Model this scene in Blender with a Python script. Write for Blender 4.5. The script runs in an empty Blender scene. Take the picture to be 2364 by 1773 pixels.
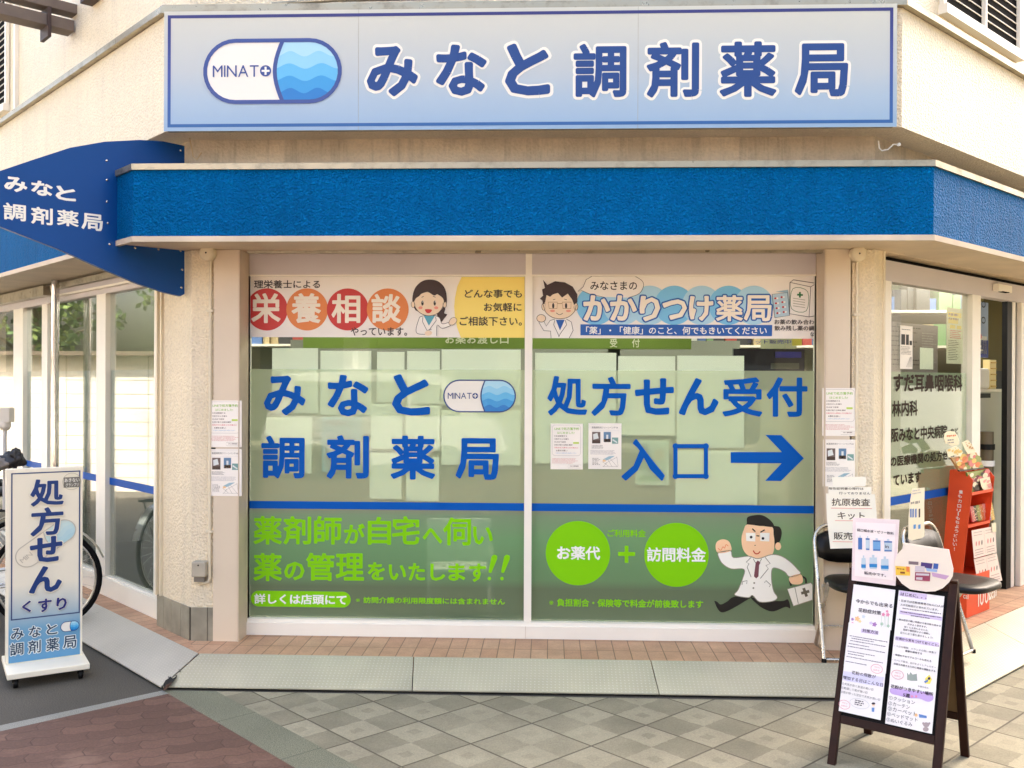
import bpy, bmesh, math, random
import numpy as np
from mathutils import Vector, Matrix
from mathutils.geometry import delaunay_2d_cdt as cdt
random.seed(7)
SC = bpy.context.scene
COL = SC.collection
# ------------------------------------------------------------------ camera
FL, YAW, PIT, ROLL, HC = 2200., math.radians(2.2), math.radians(-.14), .004, 1.6
cam = bpy.data.objects.new('camera', bpy.data.cameras.new('camera')); COL.objects.link(cam)
RM = (Matrix.Rotation(YAW, 3, 'Z') @ Matrix.Rotation(math.pi/2 + PIT, 3, 'X') @ Matrix.Rotation(ROLL, 3, 'Z'))
cam.matrix_world = Matrix.Translation((0, 0, HC)) @ RM.to_4x4()
cam.data.sensor_width = 36; cam.data.lens = 36 * FL / 2364
cam.data.clip_start = .05; cam.data.clip_end = 2000
SC.camera = cam
# ------------------------------------------------------------------ sky, sun, exposure
SUN_EL, SUN_AZ = math.radians(46), math.radians(30)     # azimuth clockwise from +Y: behind the shop, so its front lies in open shade
w = bpy.data.worlds.new('World'); SC.world = w; w.use_nodes = True
nt = w.node_tree; bg = nt.nodes['Background']
sky = nt.nodes.new('ShaderNodeTexSky'); sky.sky_type = 'NISHITA'; sky.sun_disc = False
sky.sun_elevation = SUN_EL; sky.sun_rotation = SUN_AZ; sky.air_density = 1; sky.dust_density = 10; sky.ozone_density = 0
nt.links.new(sky.outputs[0], bg.inputs[0]); bg.inputs[1].default_value = .15
sl = bpy.data.lights.new('sun', 'SUN'); sl.energy = 4.0; sl.angle = math.radians(.6); sl.color = (1, .94, .85)
so = bpy.data.objects.new('sun', sl); COL.objects.link(so)
sd = Vector((math.sin(SUN_AZ)*math.cos(SUN_EL), math.cos(SUN_AZ)*math.cos(SUN_EL), math.sin(SUN_EL)))
so.rotation_euler = sd.to_track_quat('Z', 'Y').to_euler(); so.location = sd*30
SC.view_settings.view_transform = 'Standard'; SC.view_settings.look = 'None'
SC.view_settings.exposure = 2.7; SC.view_settings.gamma = 1
SC.cycles.transparent_max_bounces = 24; SC.cycles.max_bounces = 8; SC.cycles.caustics_reflective = False; SC.cycles.caustics_refractive = False
SC.cycles.use_denoising = True
# ------------------------------------------------------------------ materials
def lin(c):
    return tuple(((x/255/12.92) if x <= 10 else ((x/255+.055)/1.055)**2.4) for x in c)
MATS = {}
def mat(name, rgb, rough=.55, metal=0., spec=.5, bump=None, noise=None, emit=0., coat=0.):
    """flat procedural material; rgb is an sRGB albedo; noise=(scale,amount), bump=(scale,strength,detail)"""
    if name in MATS: return MATS[name]
    m = bpy.data.materials.new(name); m.use_nodes = True; t = m.node_tree; b = t.nodes['Principled BSDF']
    c = lin(rgb)
    b.inputs['Base Color'].default_value = (*c, 1); b.inputs['Roughness'].default_value = rough
    b.inputs['Metallic'].default_value = metal; b.inputs['Specular IOR Level'].default_value = spec
    b.inputs['Coat Weight'].default_value = coat
    if emit:
        b.inputs['Emission Color'].default_value = (*c, 1); b.inputs['Emission Strength'].default_value = emit
    tc = t.nodes.new('ShaderNodeTexCoord')
    if noise:
        n = t.nodes.new('ShaderNodeTexNoise'); n.inputs['Scale'].default_value = noise[0]; n.inputs['Detail'].default_value = 6
        t.links.new(tc.outputs['Object'], n.inputs['Vector'])
        r = t.nodes.new('ShaderNodeMapRange'); r.inputs[1].default_value = .3; r.inputs[2].default_value = .7
        r.inputs[3].default_value = 1-noise[1]; r.inputs[4].default_value = 1+noise[1]*.4
        t.links.new(n.outputs['Fac'], r.inputs[0])
        mx = t.nodes.new('ShaderNodeMix'); mx.data_type = 'RGBA'; mx.blend_type = 'MULTIPLY'; mx.inputs[0].default_value = 1
        mx.inputs[6].default_value = (*c, 1); t.links.new(r.outputs[0], mx.inputs[7]); t.links.new(mx.outputs[2], b.inputs['Base Color'])
    if bump:
        n = t.nodes.new('ShaderNodeTexNoise'); n.inputs['Scale'].default_value = bump[0]; n.inputs['Detail'].default_value = bump[2] if len(bump) > 2 else 3
        t.links.new(tc.outputs['Object'], n.inputs['Vector'])
        bp = t.nodes.new('ShaderNodeBump'); bp.inputs['Strength'].default_value = bump[1]; bp.inputs['Distance'].default_value = .01
        t.links.new(n.outputs['Fac'], bp.inputs['Height']); t.links.new(bp.outputs[0], b.inputs['Normal'])
    MATS[name] = m; return m
class G:
    """tiny node graph helper"""
    def __init__(s, name, rough=.6):
        s.m = bpy.data.materials.new(name); s.m.use_nodes = True; s.t = s.m.node_tree; s.b = s.t.nodes['Principled BSDF']
        s.b.inputs['Roughness'].default_value = rough; s.tc = s.t.nodes.new('ShaderNodeTexCoord').outputs['Object']
    def n(s, typ, **k):
        x = s.t.nodes.new('ShaderNode'+typ)
        for a, v in k.items(): setattr(x, a, v)
        return x
    def l(s, a, b): s.t.links.new(a, b)
    def ma(s, op, a, b=None, c=None):
        x = s.n('Math', operation=op)
        for i, v in enumerate((a, b, c)):
            if v is None: continue
            if hasattr(v, 'links') or hasattr(v, 'is_linked'): s.l(v, x.inputs[i])
            else: x.inputs[i].default_value = v
        return x.outputs[0]
    def mix(s, f, a, b, mode='MIX'):
        x = s.n('Mix', data_type='RGBA', blend_type=mode)
        for i, v in ((0, f), (6, a), (7, b)):
            if isinstance(v, tuple): x.inputs[i].default_value = (*v, 1)
            elif isinstance(v, (int, float)): x.inputs[i].default_value = v
            else: s.l(v, x.inputs[i])
        return x.outputs[2]
    def noise(s, scale, detail=5, vec=None, rough=.5):
        x = s.n('TexNoise'); x.inputs['Scale'].default_value = scale; x.inputs['Detail'].default_value = detail; x.inputs['Roughness'].default_value = rough
        s.l(vec or s.tc, x.inputs['Vector']); return x.outputs['Fac']
    def rng(s, v, a, b, c=0., d=1.):
        x = s.n('MapRange'); s.l(v, x.inputs[0])
        for i, q in enumerate((a, b, c, d)): x.inputs[i+1].default_value = q
        return x.outputs[0]
    def rot(s, ang, scale=(1, 1, 1)):
        x = s.n('Mapping'); s.l(s.tc, x.inputs[0]); x.inputs['Rotation'].default_value[2] = ang; x.inputs['Scale'].default_value = scale
        return x.outputs[0]
    def bump(s, h, st=.5, dist=.01, normal=None):
        x = s.n('Bump'); x.inputs['Strength'].default_value = st; x.inputs['Distance'].default_value = dist
        s.l(h, x.inputs['Height'])
        if normal: s.l(normal, x.inputs['Normal'])
        s.l(x.outputs[0], s.b.inputs['Normal']); return x.outputs[0]
    def base(s, v): s.l(v, s.b.inputs['Base Color'])

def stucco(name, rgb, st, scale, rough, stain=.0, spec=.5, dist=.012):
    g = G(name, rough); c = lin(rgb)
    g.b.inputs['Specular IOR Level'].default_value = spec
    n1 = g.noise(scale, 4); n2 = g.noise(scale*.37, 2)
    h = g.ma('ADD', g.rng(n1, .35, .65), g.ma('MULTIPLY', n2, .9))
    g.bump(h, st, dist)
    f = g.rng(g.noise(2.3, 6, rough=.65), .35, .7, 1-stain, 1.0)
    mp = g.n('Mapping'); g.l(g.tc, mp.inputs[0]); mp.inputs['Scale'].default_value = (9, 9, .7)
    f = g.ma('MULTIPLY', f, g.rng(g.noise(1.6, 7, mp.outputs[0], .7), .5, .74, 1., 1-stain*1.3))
    f2 = g.rng(n1, .3, .6, .9, 1.03)  # tone follows the bump height: self-shadow of the pits put into the colour
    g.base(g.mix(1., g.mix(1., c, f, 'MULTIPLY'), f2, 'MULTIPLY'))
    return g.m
M_STUC = stucco('cream_stucco', (248, 231, 198), .6, 75, .38, .08, .4, .012)
M_BAND = stucco('blue_stucco', (0, 126, 200), .9, 85, .5, .16, .04, .03)
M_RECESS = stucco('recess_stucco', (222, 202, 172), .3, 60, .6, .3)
M_BASETILE = mat('grey_base_tile', (150, 142, 122), .5, noise=(9, .35))
def steel(name, rgb, rough, metal=1.):
    g = G(name, rough); c = lin(rgb); g.b.inputs['Metallic'].default_value = metal
    n = g.noise(7, 6, rough=.7); g.base(g.mix(g.rng(n, .5, .72), c, tuple(x*.55 for x in c)))
    g.l(g.rng(n, .3, .7, rough*.7, rough*1.4), g.b.inputs['Roughness']); return g.m
M_TRIM = steel('weathered_steel_trim', (168, 158, 136), .34, .7)
M_POLE = steel('polished_steel', (215, 210, 205), .15)
M_SOFF = mat('soffit_paint', (214, 196, 170), .6, noise=(3, .18))
M_PANEL = mat('beige_metal_panel', (218, 200, 174), .5, noise=(2, .06))
M_FRAME = mat('off_white_aluminium', (246, 238, 222), .4, noise=(3, .04))
M_HEAD = mat('lilac_grey_header', (205, 196, 194), .5, noise=(2, .05))
M_DARK = mat('dark_gap', (14, 11, 9), .9, spec=.1)
M_BLK = mat('black', (8, 8, 8), .5, spec=.25)
M_WHITE = mat('white_paper', (243, 240, 232), .6)
M_INTW = mat('interior_wall_paint', (118, 122, 96), .8)
M_INTF = mat('interior_floor', (84, 80, 62), .5)
M_CREAM = mat('cream_plastic', (228, 214, 184), .5, noise=(12, .06))
M_INK = mat('ink_dark', (30, 28, 28), .6)
M_NAVY = mat('navy_print', (30, 62, 122), .4)
M_SIGNB = mat('sign_letter_blue', (52, 80, 136), .5, spec=.15)
M_VINYL = mat('blue_vinyl', (0, 86, 174), .5, spec=.12)
M_LIME = mat('lime_vinyl', (130, 205, 10), .5, spec=.15)
M_LAMP = mat('lamp_diffuser', (255, 250, 240), .5, emit=4.5)
def glass(name='window_glass', f0=.08, tint=(1, 1, 1)):
    """thin pane: see-through with a mirror coat that grows at grazing angles"""
    m = bpy.data.materials.new(name); m.use_nodes = True; t = m.node_tree; t.nodes.clear()
    o = t.nodes.new('ShaderNodeOutputMaterial'); mx = t.nodes.new('ShaderNodeMixShader'); lw = t.nodes.new('ShaderNodeLayerWeight'); lw.inputs[0].default_value = .5
    pw = t.nodes.new('ShaderNodeMath'); pw.operation = 'POWER'; pw.inputs[1].default_value = 4.; mr = t.nodes.new('ShaderNodeMapRange'); mr.inputs[3].default_value = f0
    t.links.new(lw.outputs['Facing'], pw.inputs[0]); t.links.new(pw.outputs[0], mr.inputs[0])
    tr = t.nodes.new('ShaderNodeBsdfTransparent'); gl = t.nodes.new('ShaderNodeBsdfGlossy')
    gl.inputs['Roughness'].default_value = 0; tr.inputs[0].default_value = (*tint, 1)
    t.links.new(mr.outputs[0], mx.inputs[0]); t.links.new(tr.outputs[0], mx.inputs[1]); t.links.new(gl.outputs[0], mx.inputs[2]); t.links.new(mx.outputs[0], o.inputs[0])
    return m
M_GLASS = glass('window_glass', .045, (.96, .98, .96))
M_GLASSL = glass('tinted_window_glass', .17, (.93, .96, .95))
def film(name, rgb, op, grad=None):
    """part see-through printed film; grad=list of (z, rgb, opacity) printed down its height"""
    m = bpy.data.materials.new(name); m.use_nodes = True; t = m.node_tree; t.nodes.clear()
    o = t.nodes.new('ShaderNodeOutputMaterial'); mx = t.nodes.new('ShaderNodeMixShader'); mx.inputs[0].default_value = op
    tr = t.nodes.new('ShaderNodeBsdfTransparent'); di = t.nodes.new('ShaderNodeBsdfDiffuse'); di.inputs[0].default_value = (*lin(rgb), 1)
    tl = t.nodes.new('ShaderNodeBsdfTranslucent'); tl.inputs[0].default_value = (*lin(rgb), 1)
    a = t.nodes.new('ShaderNodeMixShader'); a.inputs[0].default_value = .3 if op < 1 else .5
    t.links.new(di.outputs[0], a.inputs[1]); t.links.new(tl.outputs[0], a.inputs[2])
    t.links.new(tr.outputs[0], mx.inputs[1]); t.links.new(a.outputs[0], mx.inputs[2]); t.links.new(mx.outputs[0], o.inputs[0])
    if grad:
        tc = t.nodes.new('ShaderNodeTexCoord'); sp = t.nodes.new('ShaderNodeSeparateXYZ'); t.links.new(tc.outputs['Object'], sp.inputs[0])
        z0, z1 = grad[0][0], grad[-1][0]
        mr = t.nodes.new('ShaderNodeMapRange'); mr.inputs[1].default_value = z0; mr.inputs[2].default_value = z1; t.links.new(sp.outputs[2], mr.inputs[0])
        cr = t.nodes.new('ShaderNodeValToRGB')
        while len(cr.color_ramp.elements) < len(grad): cr.color_ramp.elements.new(.5)
        for e, (z, c, p) in zip(cr.color_ramp.elements, grad): e.position = (z-z0)/(z1-z0); e.color = (*lin(c), p)
        t.links.new(mr.outputs[0], cr.inputs[0]); t.links.new(cr.outputs[0], di.inputs[0]); t.links.new(cr.outputs[0], tl.inputs[0]); t.links.new(cr.outputs[1], mx.inputs[0])
    return m
def zramp(name, stops, rough=.4, axis=2):
    g = G(name, rough); sp = g.n('SeparateXYZ'); g.l(g.tc, sp.inputs[0])
    z0, z1 = stops[0][0], stops[-1][0]; cr = g.n('ValToRGB')
    while len(cr.color_ramp.elements) < len(stops): cr.color_ramp.elements.new(.5)
    for e, (z, c) in zip(cr.color_ramp.elements, stops): e.position = (z-z0)/(z1-z0); e.color = (*lin(c), 1)
    g.l(g.rng(sp.outputs[axis], z0, z1), cr.inputs[0]); g.base(cr.outputs[0]); return g.m
# ------------------------------------------------------------------ geometry kit
S5 = math.sqrt(.5)
CAMP = Vector((0, 0, HC))
def ray(x, y): return RM @ Vector(((x-1182)/FL, -(y-886.5)/FL, -1))
def onz(x, y, z): d = ray(x, y); return CAMP + d*((z-HC)/d.z)
class Pl:
    """a plane in the scene: origin, horizontal direction u, up direction v, normal n towards the street"""
    def __init__(p, O, u, n=None, v=(0, 0, 1)):
        p.O = Vector(O); p.u = Vector(u).normalized(); p.v = Vector(v).normalized(); p.n = p.u.cross(p.v).normalized() if n is None else Vector(n)
    def uv(p, x, y, d=0.):
        r = ray(x, y); o = p.O + p.n*d; q = CAMP + r*((o-CAMP).dot(p.n)/r.dot(p.n)) - p.O
        return (q.dot(p.u), q.dot(p.v))
    def at(p, u, v, d=0.): return p.O + p.u*u + p.v*v + p.n*d
CL, CR = (-2.045, 5.385, 0), (1.81, 5.385, 0)
FR = Pl((0, 5.385, 0), (1, 0, 0)); LW = Pl(CL, (S5, -S5, 0)); RW = Pl(CR, (S5, S5, 0))
ORG = {}
def tag(o, label=None, cat=None, group=None, kind=None):
    if label: o['label'] = label
    if cat: o['category'] = cat
    if group: o['group'] = group
    if kind: o['kind'] = kind
    return o
def thing(name, loc, label, cat, group=None):
    o = bpy.data.objects.new(name, None); o.empty_display_size = .1; COL.objects.link(o); o.location = loc; ORG[o.name] = Vector(loc)
    return tag(o, label, cat, group)
class MB:
    def __init__(s): s.v = []; s.f = []; s.mi = []; s.ms = []; s.sm = []
    def m(s, mt):
        if mt not in s.ms: s.ms.append(mt)
        return s.ms.index(mt)
    def add(s, vs, fs, mt, smooth=False):
        i = len(s.v); s.v += [Vector(x) for x in vs]; k = s.m(mt)
        for f in fs: s.f.append([i+j for j in f]); s.mi.append(k); s.sm.append(smooth)
    def box(s, P, u0, u1, v0, v1, d0, d1, mt):
        c = [P.at(u, v, d) for d in (d0, d1) for v in (v0, v1) for u in (u0, u1)]
        s.add(c, [(0, 2, 3, 1), (4, 5, 7, 6), (0, 1, 5, 4), (2, 6, 7, 3), (0, 4, 6, 2), (1, 3, 7, 5)], mt)
    def quad(s, P, u0, u1, v0, v1, d, mt):
        s.add([P.at(u0, v0, d), P.at(u1, v0, d), P.at(u1, v1, d), P.at(u0, v1, d)], [(0, 1, 2, 3)], mt)
    def prism(s, P, pts, d0, d1, mt):
        n = len(pts); a = [P.at(u, v, d0) for u, v in pts]; b = [P.at(u, v, d1) for u, v in pts]
        s.add(a+b, [tuple(range(n))[::-1], tuple(range(n, 2*n))]+[(i, (i+1) % n, n+(i+1) % n, n+i) for i in range(n)], mt)
    def slab(s, pts, z0, z1, mt):
        """horizontal polygon extruded"""
        n = len(pts); a = [Vector((x, y, z0)) for x, y in pts]; b = [Vector((x, y, z1)) for x, y in pts]
        s.add(a+b, [tuple(range(n))[::-1], tuple(range(n, 2*n))]+[(i, (i+1) % n, n+(i+1) % n, n+i) for i in range(n)], mt)
    def tube(s, pts, r, mt, n=8, closed=False, cap=True):
        pts = [Vector(p) for p in pts]; N = len(pts); rings = []
        up = None
        for i, p in enumerate(pts):
            if closed: t = pts[(i+1) % N]-pts[i-1]
            else: t = pts[min(i+1, N-1)]-pts[max(i-1, 0)]
            t.normalize()
            if up is None:
                up = t.orthogonal().normalized()
            up = (up - t*up.dot(t)).normalized(); sd_ = t.cross(up)
            rr = r[i] if isinstance(r, (list, tuple)) else r
            rings.append([p+(up*math.cos(a)+sd_*math.sin(a))*rr for a in [2*math.pi*k/n for k in range(n)]])
        vs = [q for R_ in rings for q in R_]; fs = []
        for i in range(N if closed else N-1):
            j = (i+1) % N
            for k in range(n): fs.append((i*n+k, i*n+(k+1) % n, j*n+(k+1) % n, j*n+k))
        s.add(vs, fs, mt, True)
        if cap and not closed:
            s.add(rings[0], [tuple(range(n))[::-1]], mt); s.add(rings[-1], [tuple(range(n))], mt)
    def lathe(s, c, ax, prof, mt, n=20):
        """prof: list of (radius, distance along ax)"""
        ax = Vector(ax).normalized(); e = ax.orthogonal().normalized(); g = ax.cross(e); c = Vector(c)
        vs = [c+ax*h+(e*math.cos(2*math.pi*k/n)+g*math.sin(2*math.pi*k/n))*r for r, h in prof for k in range(n)]
        fs = [(i*n+k, i*n+(k+1) % n, (i+1)*n+(k+1) % n, (i+1)*n+k) for i in range(len(prof)-1) for k in range(n)]
        s.add(vs, fs, mt, True)
        s.add(vs[:n], [tuple(range(n))[::-1]], mt); s.add(vs[-n:], [tuple(range(n))], mt)
    # ---- flat artwork on a plane (uv coordinates)
    def poly(s, P, pts, d, mt):
        s.add([P.at(u, v, d) for u, v in pts], [tuple(range(len(pts)))], mt)
    def line(s, P, pts, wd, d, mt, closed=False):
        n = len(pts); L = []; R_ = []
        for i in range(n):
            a = pts[(i-1) % n] if (closed or i) else pts[i]; b = pts[(i+1) % n] if (closed or i < n-1) else pts[i]
            tx, ty = b[0]-a[0], b[1]-a[1]; q = math.hypot(tx, ty) or 1; nx, ny = -ty/q*wd/2, tx/q*wd/2
            L.append((pts[i][0]+nx, pts[i][1]+ny)); R_.append((pts[i][0]-nx, pts[i][1]-ny))
        vs = [P.at(u, v, d) for u, v in L+R_]
        s.add(vs, [(n+i, n+(i+1) % n, (i+1) % n, i) for i in range(n if closed else n-1)], mt)
    def build(s, name, parent=None, loc=None, bevel=0):
        if loc is None:
            if parent is None:
                xs = [v for v in s.v]; loc = Vector((sum(v.x for v in xs)/len(xs), sum(v.y for v in xs)/len(xs), min(v.z for v in xs)))
            else: loc = ORG[parent.name]
        loc = Vector(loc)
        me = bpy.data.meshes.new(name); me.from_pydata([v-loc for v in s.v], [], s.f)
        for m_ in s.ms: me.materials.append(m_)
        me.polygons.foreach_set('material_index', s.mi); me.polygons.foreach_set('use_smooth', s.sm); me.update()
        o = bpy.data.objects.new(name, me); COL.objects.link(o); ORG[o.name] = loc
        if parent is None: o.location = loc
        else: o.parent = parent
        if bevel:
            b = o.modifiers.new('bevel', 'BEVEL'); b.width = bevel; b.segments = 2; b.limit_method = 'ANGLE'
        return o
def smooth(pts, k=4, closed=True):
    out = []; n = len(pts)
    rngi = range(n) if closed else range(n-1)
    for i in rngi:
        p0, p1, p2, p3 = [pts[(i+j) % n] if closed else pts[min(max(i+j, 0), n-1)] for j in (-1, 0, 1, 2)]
        for q in range(k):
            t = q/k; out.append(tuple(.5*(2*p1[a]+(p2[a]-p0[a])*t+(2*p0[a]-5*p1[a]+4*p2[a]-p3[a])*t*t+(3*p1[a]-p0[a]-3*p2[a]+p3[a])*t**3) for a in (0, 1)))
    if not closed: out.append(tuple(pts[-1][:2]))
    return out
def ell(cx, cy, rx, ry=None, n=28, a0=0, a1=2*math.pi):
    ry = ry or rx; full = abs(a1-a0-2*math.pi) < 1e-6
    return [(cx+rx*math.cos(a0+(a1-a0)*i/(n if full else n-1)), cy+ry*math.sin(a0+(a1-a0)*i/(n if full else n-1))) for i in range(n)]
# ------------------------------------------------------------------ lettering (Blender's built-in font)
GC = {}
def _glyph(ch, off, mode):
    c = bpy.data.curves.new('t', 'FONT'); c.body = ch; c.offset = off; c.resolution_u = 2; c.fill_mode = mode
    o = bpy.data.objects.new('t', c); COL.objects.link(o)
    e = o.evaluated_get(bpy.context.evaluated_depsgraph_get()); m = e.to_mesh()
    V = [(v.co.x, v.co.y) for v in m.vertices]
    F = [tuple(p.vertices) for p in m.polygons] if mode != 'NONE' else [tuple(x.vertices) for x in m.edges]
    e.to_mesh_clear(); bpy.data.objects.remove(o); bpy.data.curves.remove(c); return V, F
def glyph(ch, off, r):
    """outline of one character; r > 0 swells a thinned outline by a disc so strokes end round"""
    k = (ch, off, r)
    if k in GC: return GC[k]
    if r == 0:
        GC[k] = _glyph(ch, off, 'FRONT'); return GC[k]
    V, E = _glyph(ch, off, 'NONE'); V0, F0 = _glyph(ch, 0, 'FRONT')
    P = list(V0); F = [list(f) for f in F0]; nb = {}; n = 10
    for a, b in E: nb.setdefault(a, []).append(b); nb.setdefault(b, []).append(a)
    for a, b in E:
        ax, ay = V[a]; bx, by = V[b]; L = math.hypot(bx-ax, by-ay)
        if L < 1e-6: continue
        nx, ny = -(by-ay)/L*r, (bx-ax)/L*r; i = len(P)
        P += [(ax+nx, ay+ny), (ax-nx, ay-ny), (bx-nx, by-ny), (bx+nx, by+ny)]; F.append([i, i+1, i+2, i+3])
    for v, ns in nb.items():
        if len(ns) == 2:
            a = Vector(V[ns[0]])-Vector(V[v]); b = Vector(V[v])-Vector(V[ns[1]])
            if a.length > 1e-6 and b.length > 1e-6 and a.angle(b) < .2: continue
        i = len(P); P += [(V[v][0]+r*math.cos(q*2*math.pi/n), V[v][1]+r*math.sin(q*2*math.pi/n)) for q in range(n)]; F.append(list(range(i, i+n)))
    A = np.array(P); vs, es, fs, _, _, _ = cdt([Vector(p) for p in P], [], F, 0, 1e-5)
    VV = np.array([(v.x, v.y) for v in vs]); C = np.array([VV[list(f)].mean(0) for f in fs]); ins = np.zeros(len(C), bool)
    gr = {}
    for f in F: gr.setdefault(len(f), []).append(f)
    for q, g in gr.items():
        Gq = A[np.array(g)]; Eq = np.roll(Gq, -1, 1)-Gq; N = np.roll(Gq, -1, 1)
        ar = np.sum(Gq[:, :, 0]*N[:, :, 1]-N[:, :, 0]*Gq[:, :, 1], 1); kk = abs(ar) > 1e-8
        Gq = Gq[kk]; Eq = Eq[kk]; sg = np.sign(ar[kk]); ok = np.ones((len(C), len(Gq)), bool)
        for j in range(q):
            ok &= ((Eq[:, j, 0]*(C[:, None, 1]-Gq[None, :, j, 1])-Eq[:, j, 1]*(C[:, None, 0]-Gq[None, :, j, 0]))*sg > -1e-9)
        ins |= ok.any(1)
    GC[k] = ([(v.x, v.y) for v in vs], [tuple(f) for f, q in zip(fs, ins) if q]); return GC[k]
KANA = (.018, .032); 
def text(mb, P, s_, box, d, mt, st='b', sp=1.0, px=True, shear=0., rot=0.):
    """write s_ so that its ink fills box. px=True: box in photo pixels (left, top, right, bottom); else plane uv (u0, v1, u1, v0)
    st: 'r' regular, 'b' bold, 'R' round heavy, 'H' round halo"""
    if px: u0, v1 = P.uv(box[0], box[1], d); u1, v0 = P.uv(box[2], box[3], d)
    else: u0, v1, u1, v0 = box
    pen = 0; V = []; F = []
    for ch in s_:
        if ch == ' ': pen += .5*sp; continue
        kana = ord(ch) < 0x3100
        off, r = {'r': (0, 0), 'b': (0, .015), 'x': (0, .026), 'R': (-.02, .038 if kana else .029), 'M': (-.02, .032 if kana else .024), 'H': (-.01, .074), 'h': (-.01, .058)}[st]
        if ch == '※': off, r = 0, 0
        gv, gf = glyph(ch, off, r); used = set(i for f in gf for i in f)
        if not used: pen += .5*sp; continue
        lat = ord(ch) < 0x250
        if lat:
            x0 = min(gv[i][0] for i in used); x1 = max(gv[i][0] for i in used); adv = (x1-x0)+.09; ox = pen-x0+.045
        else: adv = 1.0; ox = pen
        i = len(V); V += [(x+ox, y) for x, y in gv]; F += [[i+j for j in f] for f in gf]; pen += adv*sp
    us = sorted(set(i for f in F for i in f))
    X = [V[i][0] for i in us]; Y = [V[i][1] for i in us]; a, b, c, e = min(X), max(X), min(Y), max(Y)
    if st in 'Hh':   # box given for the letters themselves: shrink reference by the halo
        g = .05 if st == 'H' else .03; a += g; b -= g; c += g; e -= g
    sx = (u1-u0)/(b-a); sy = (v1-v0)/(e-c); idx = {j: k for k, j in enumerate(us)}
    cx, cy = (u0+u1)/2, (v0+v1)/2; cr, sr = math.cos(rot), math.sin(rot); out = []
    for i in us:
        x = (V[i][0]-a)*sx+u0; y = (V[i][1]-c)*sy+v0; x += shear*(y-v0)
        if rot: x, y = cx+(x-cx)*cr-(y-cy)*sr, cy+(x-cx)*sr+(y-cy)*cr
        out.append(P.at(x, y, d))
    mb.add(out, [[idx[j] for j in f] for f in F], mt)
def fine(mb, P, box, rows, d, mt, px=True, gap=.45, ragged=.35):
    """rows of illegible small print"""
    if px: u0, v1 = P.uv(box[0], box[1], d); u1, v0 = P.uv(box[2], box[3], d)
    else: u0, v1, u1, v0 = box
    h = (v1-v0)/rows
    for k in range(rows):
        x = u0; end = u1-(u1-u0)*random.random()*ragged; top = v1-k*h
        while x < end:
            q = h*(.5+random.random()*1.2); q = min(q, end-x)
            hh_ = h*(1-gap)*random.uniform(.7, 1); mb.quad(P, x, x+q, top-hh_, top, d, mt); x += q+h*random.uniform(.12, .5)
def pxy(P, d, tr=lambda x, y: (x, y)):
    return lambda pts: [P.uv(*tr(*p), d) for p in pts]
z5 = lambda x, y: (560+x/3.2529, 600+y/3.2529)
z6 = lambda x, y: (560+x/3.2529, 1000+y/3.2529)
z7 = lambda x, y: (1200+x/3.0722, 600+y/3.0722)
z8 = lambda x, y: (1200+x/3.0722, 1000+y/3.0722)
def bx(tr, x0, y0, x1, y1): return (*tr(x0, y0), *tr(x1, y1))
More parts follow.
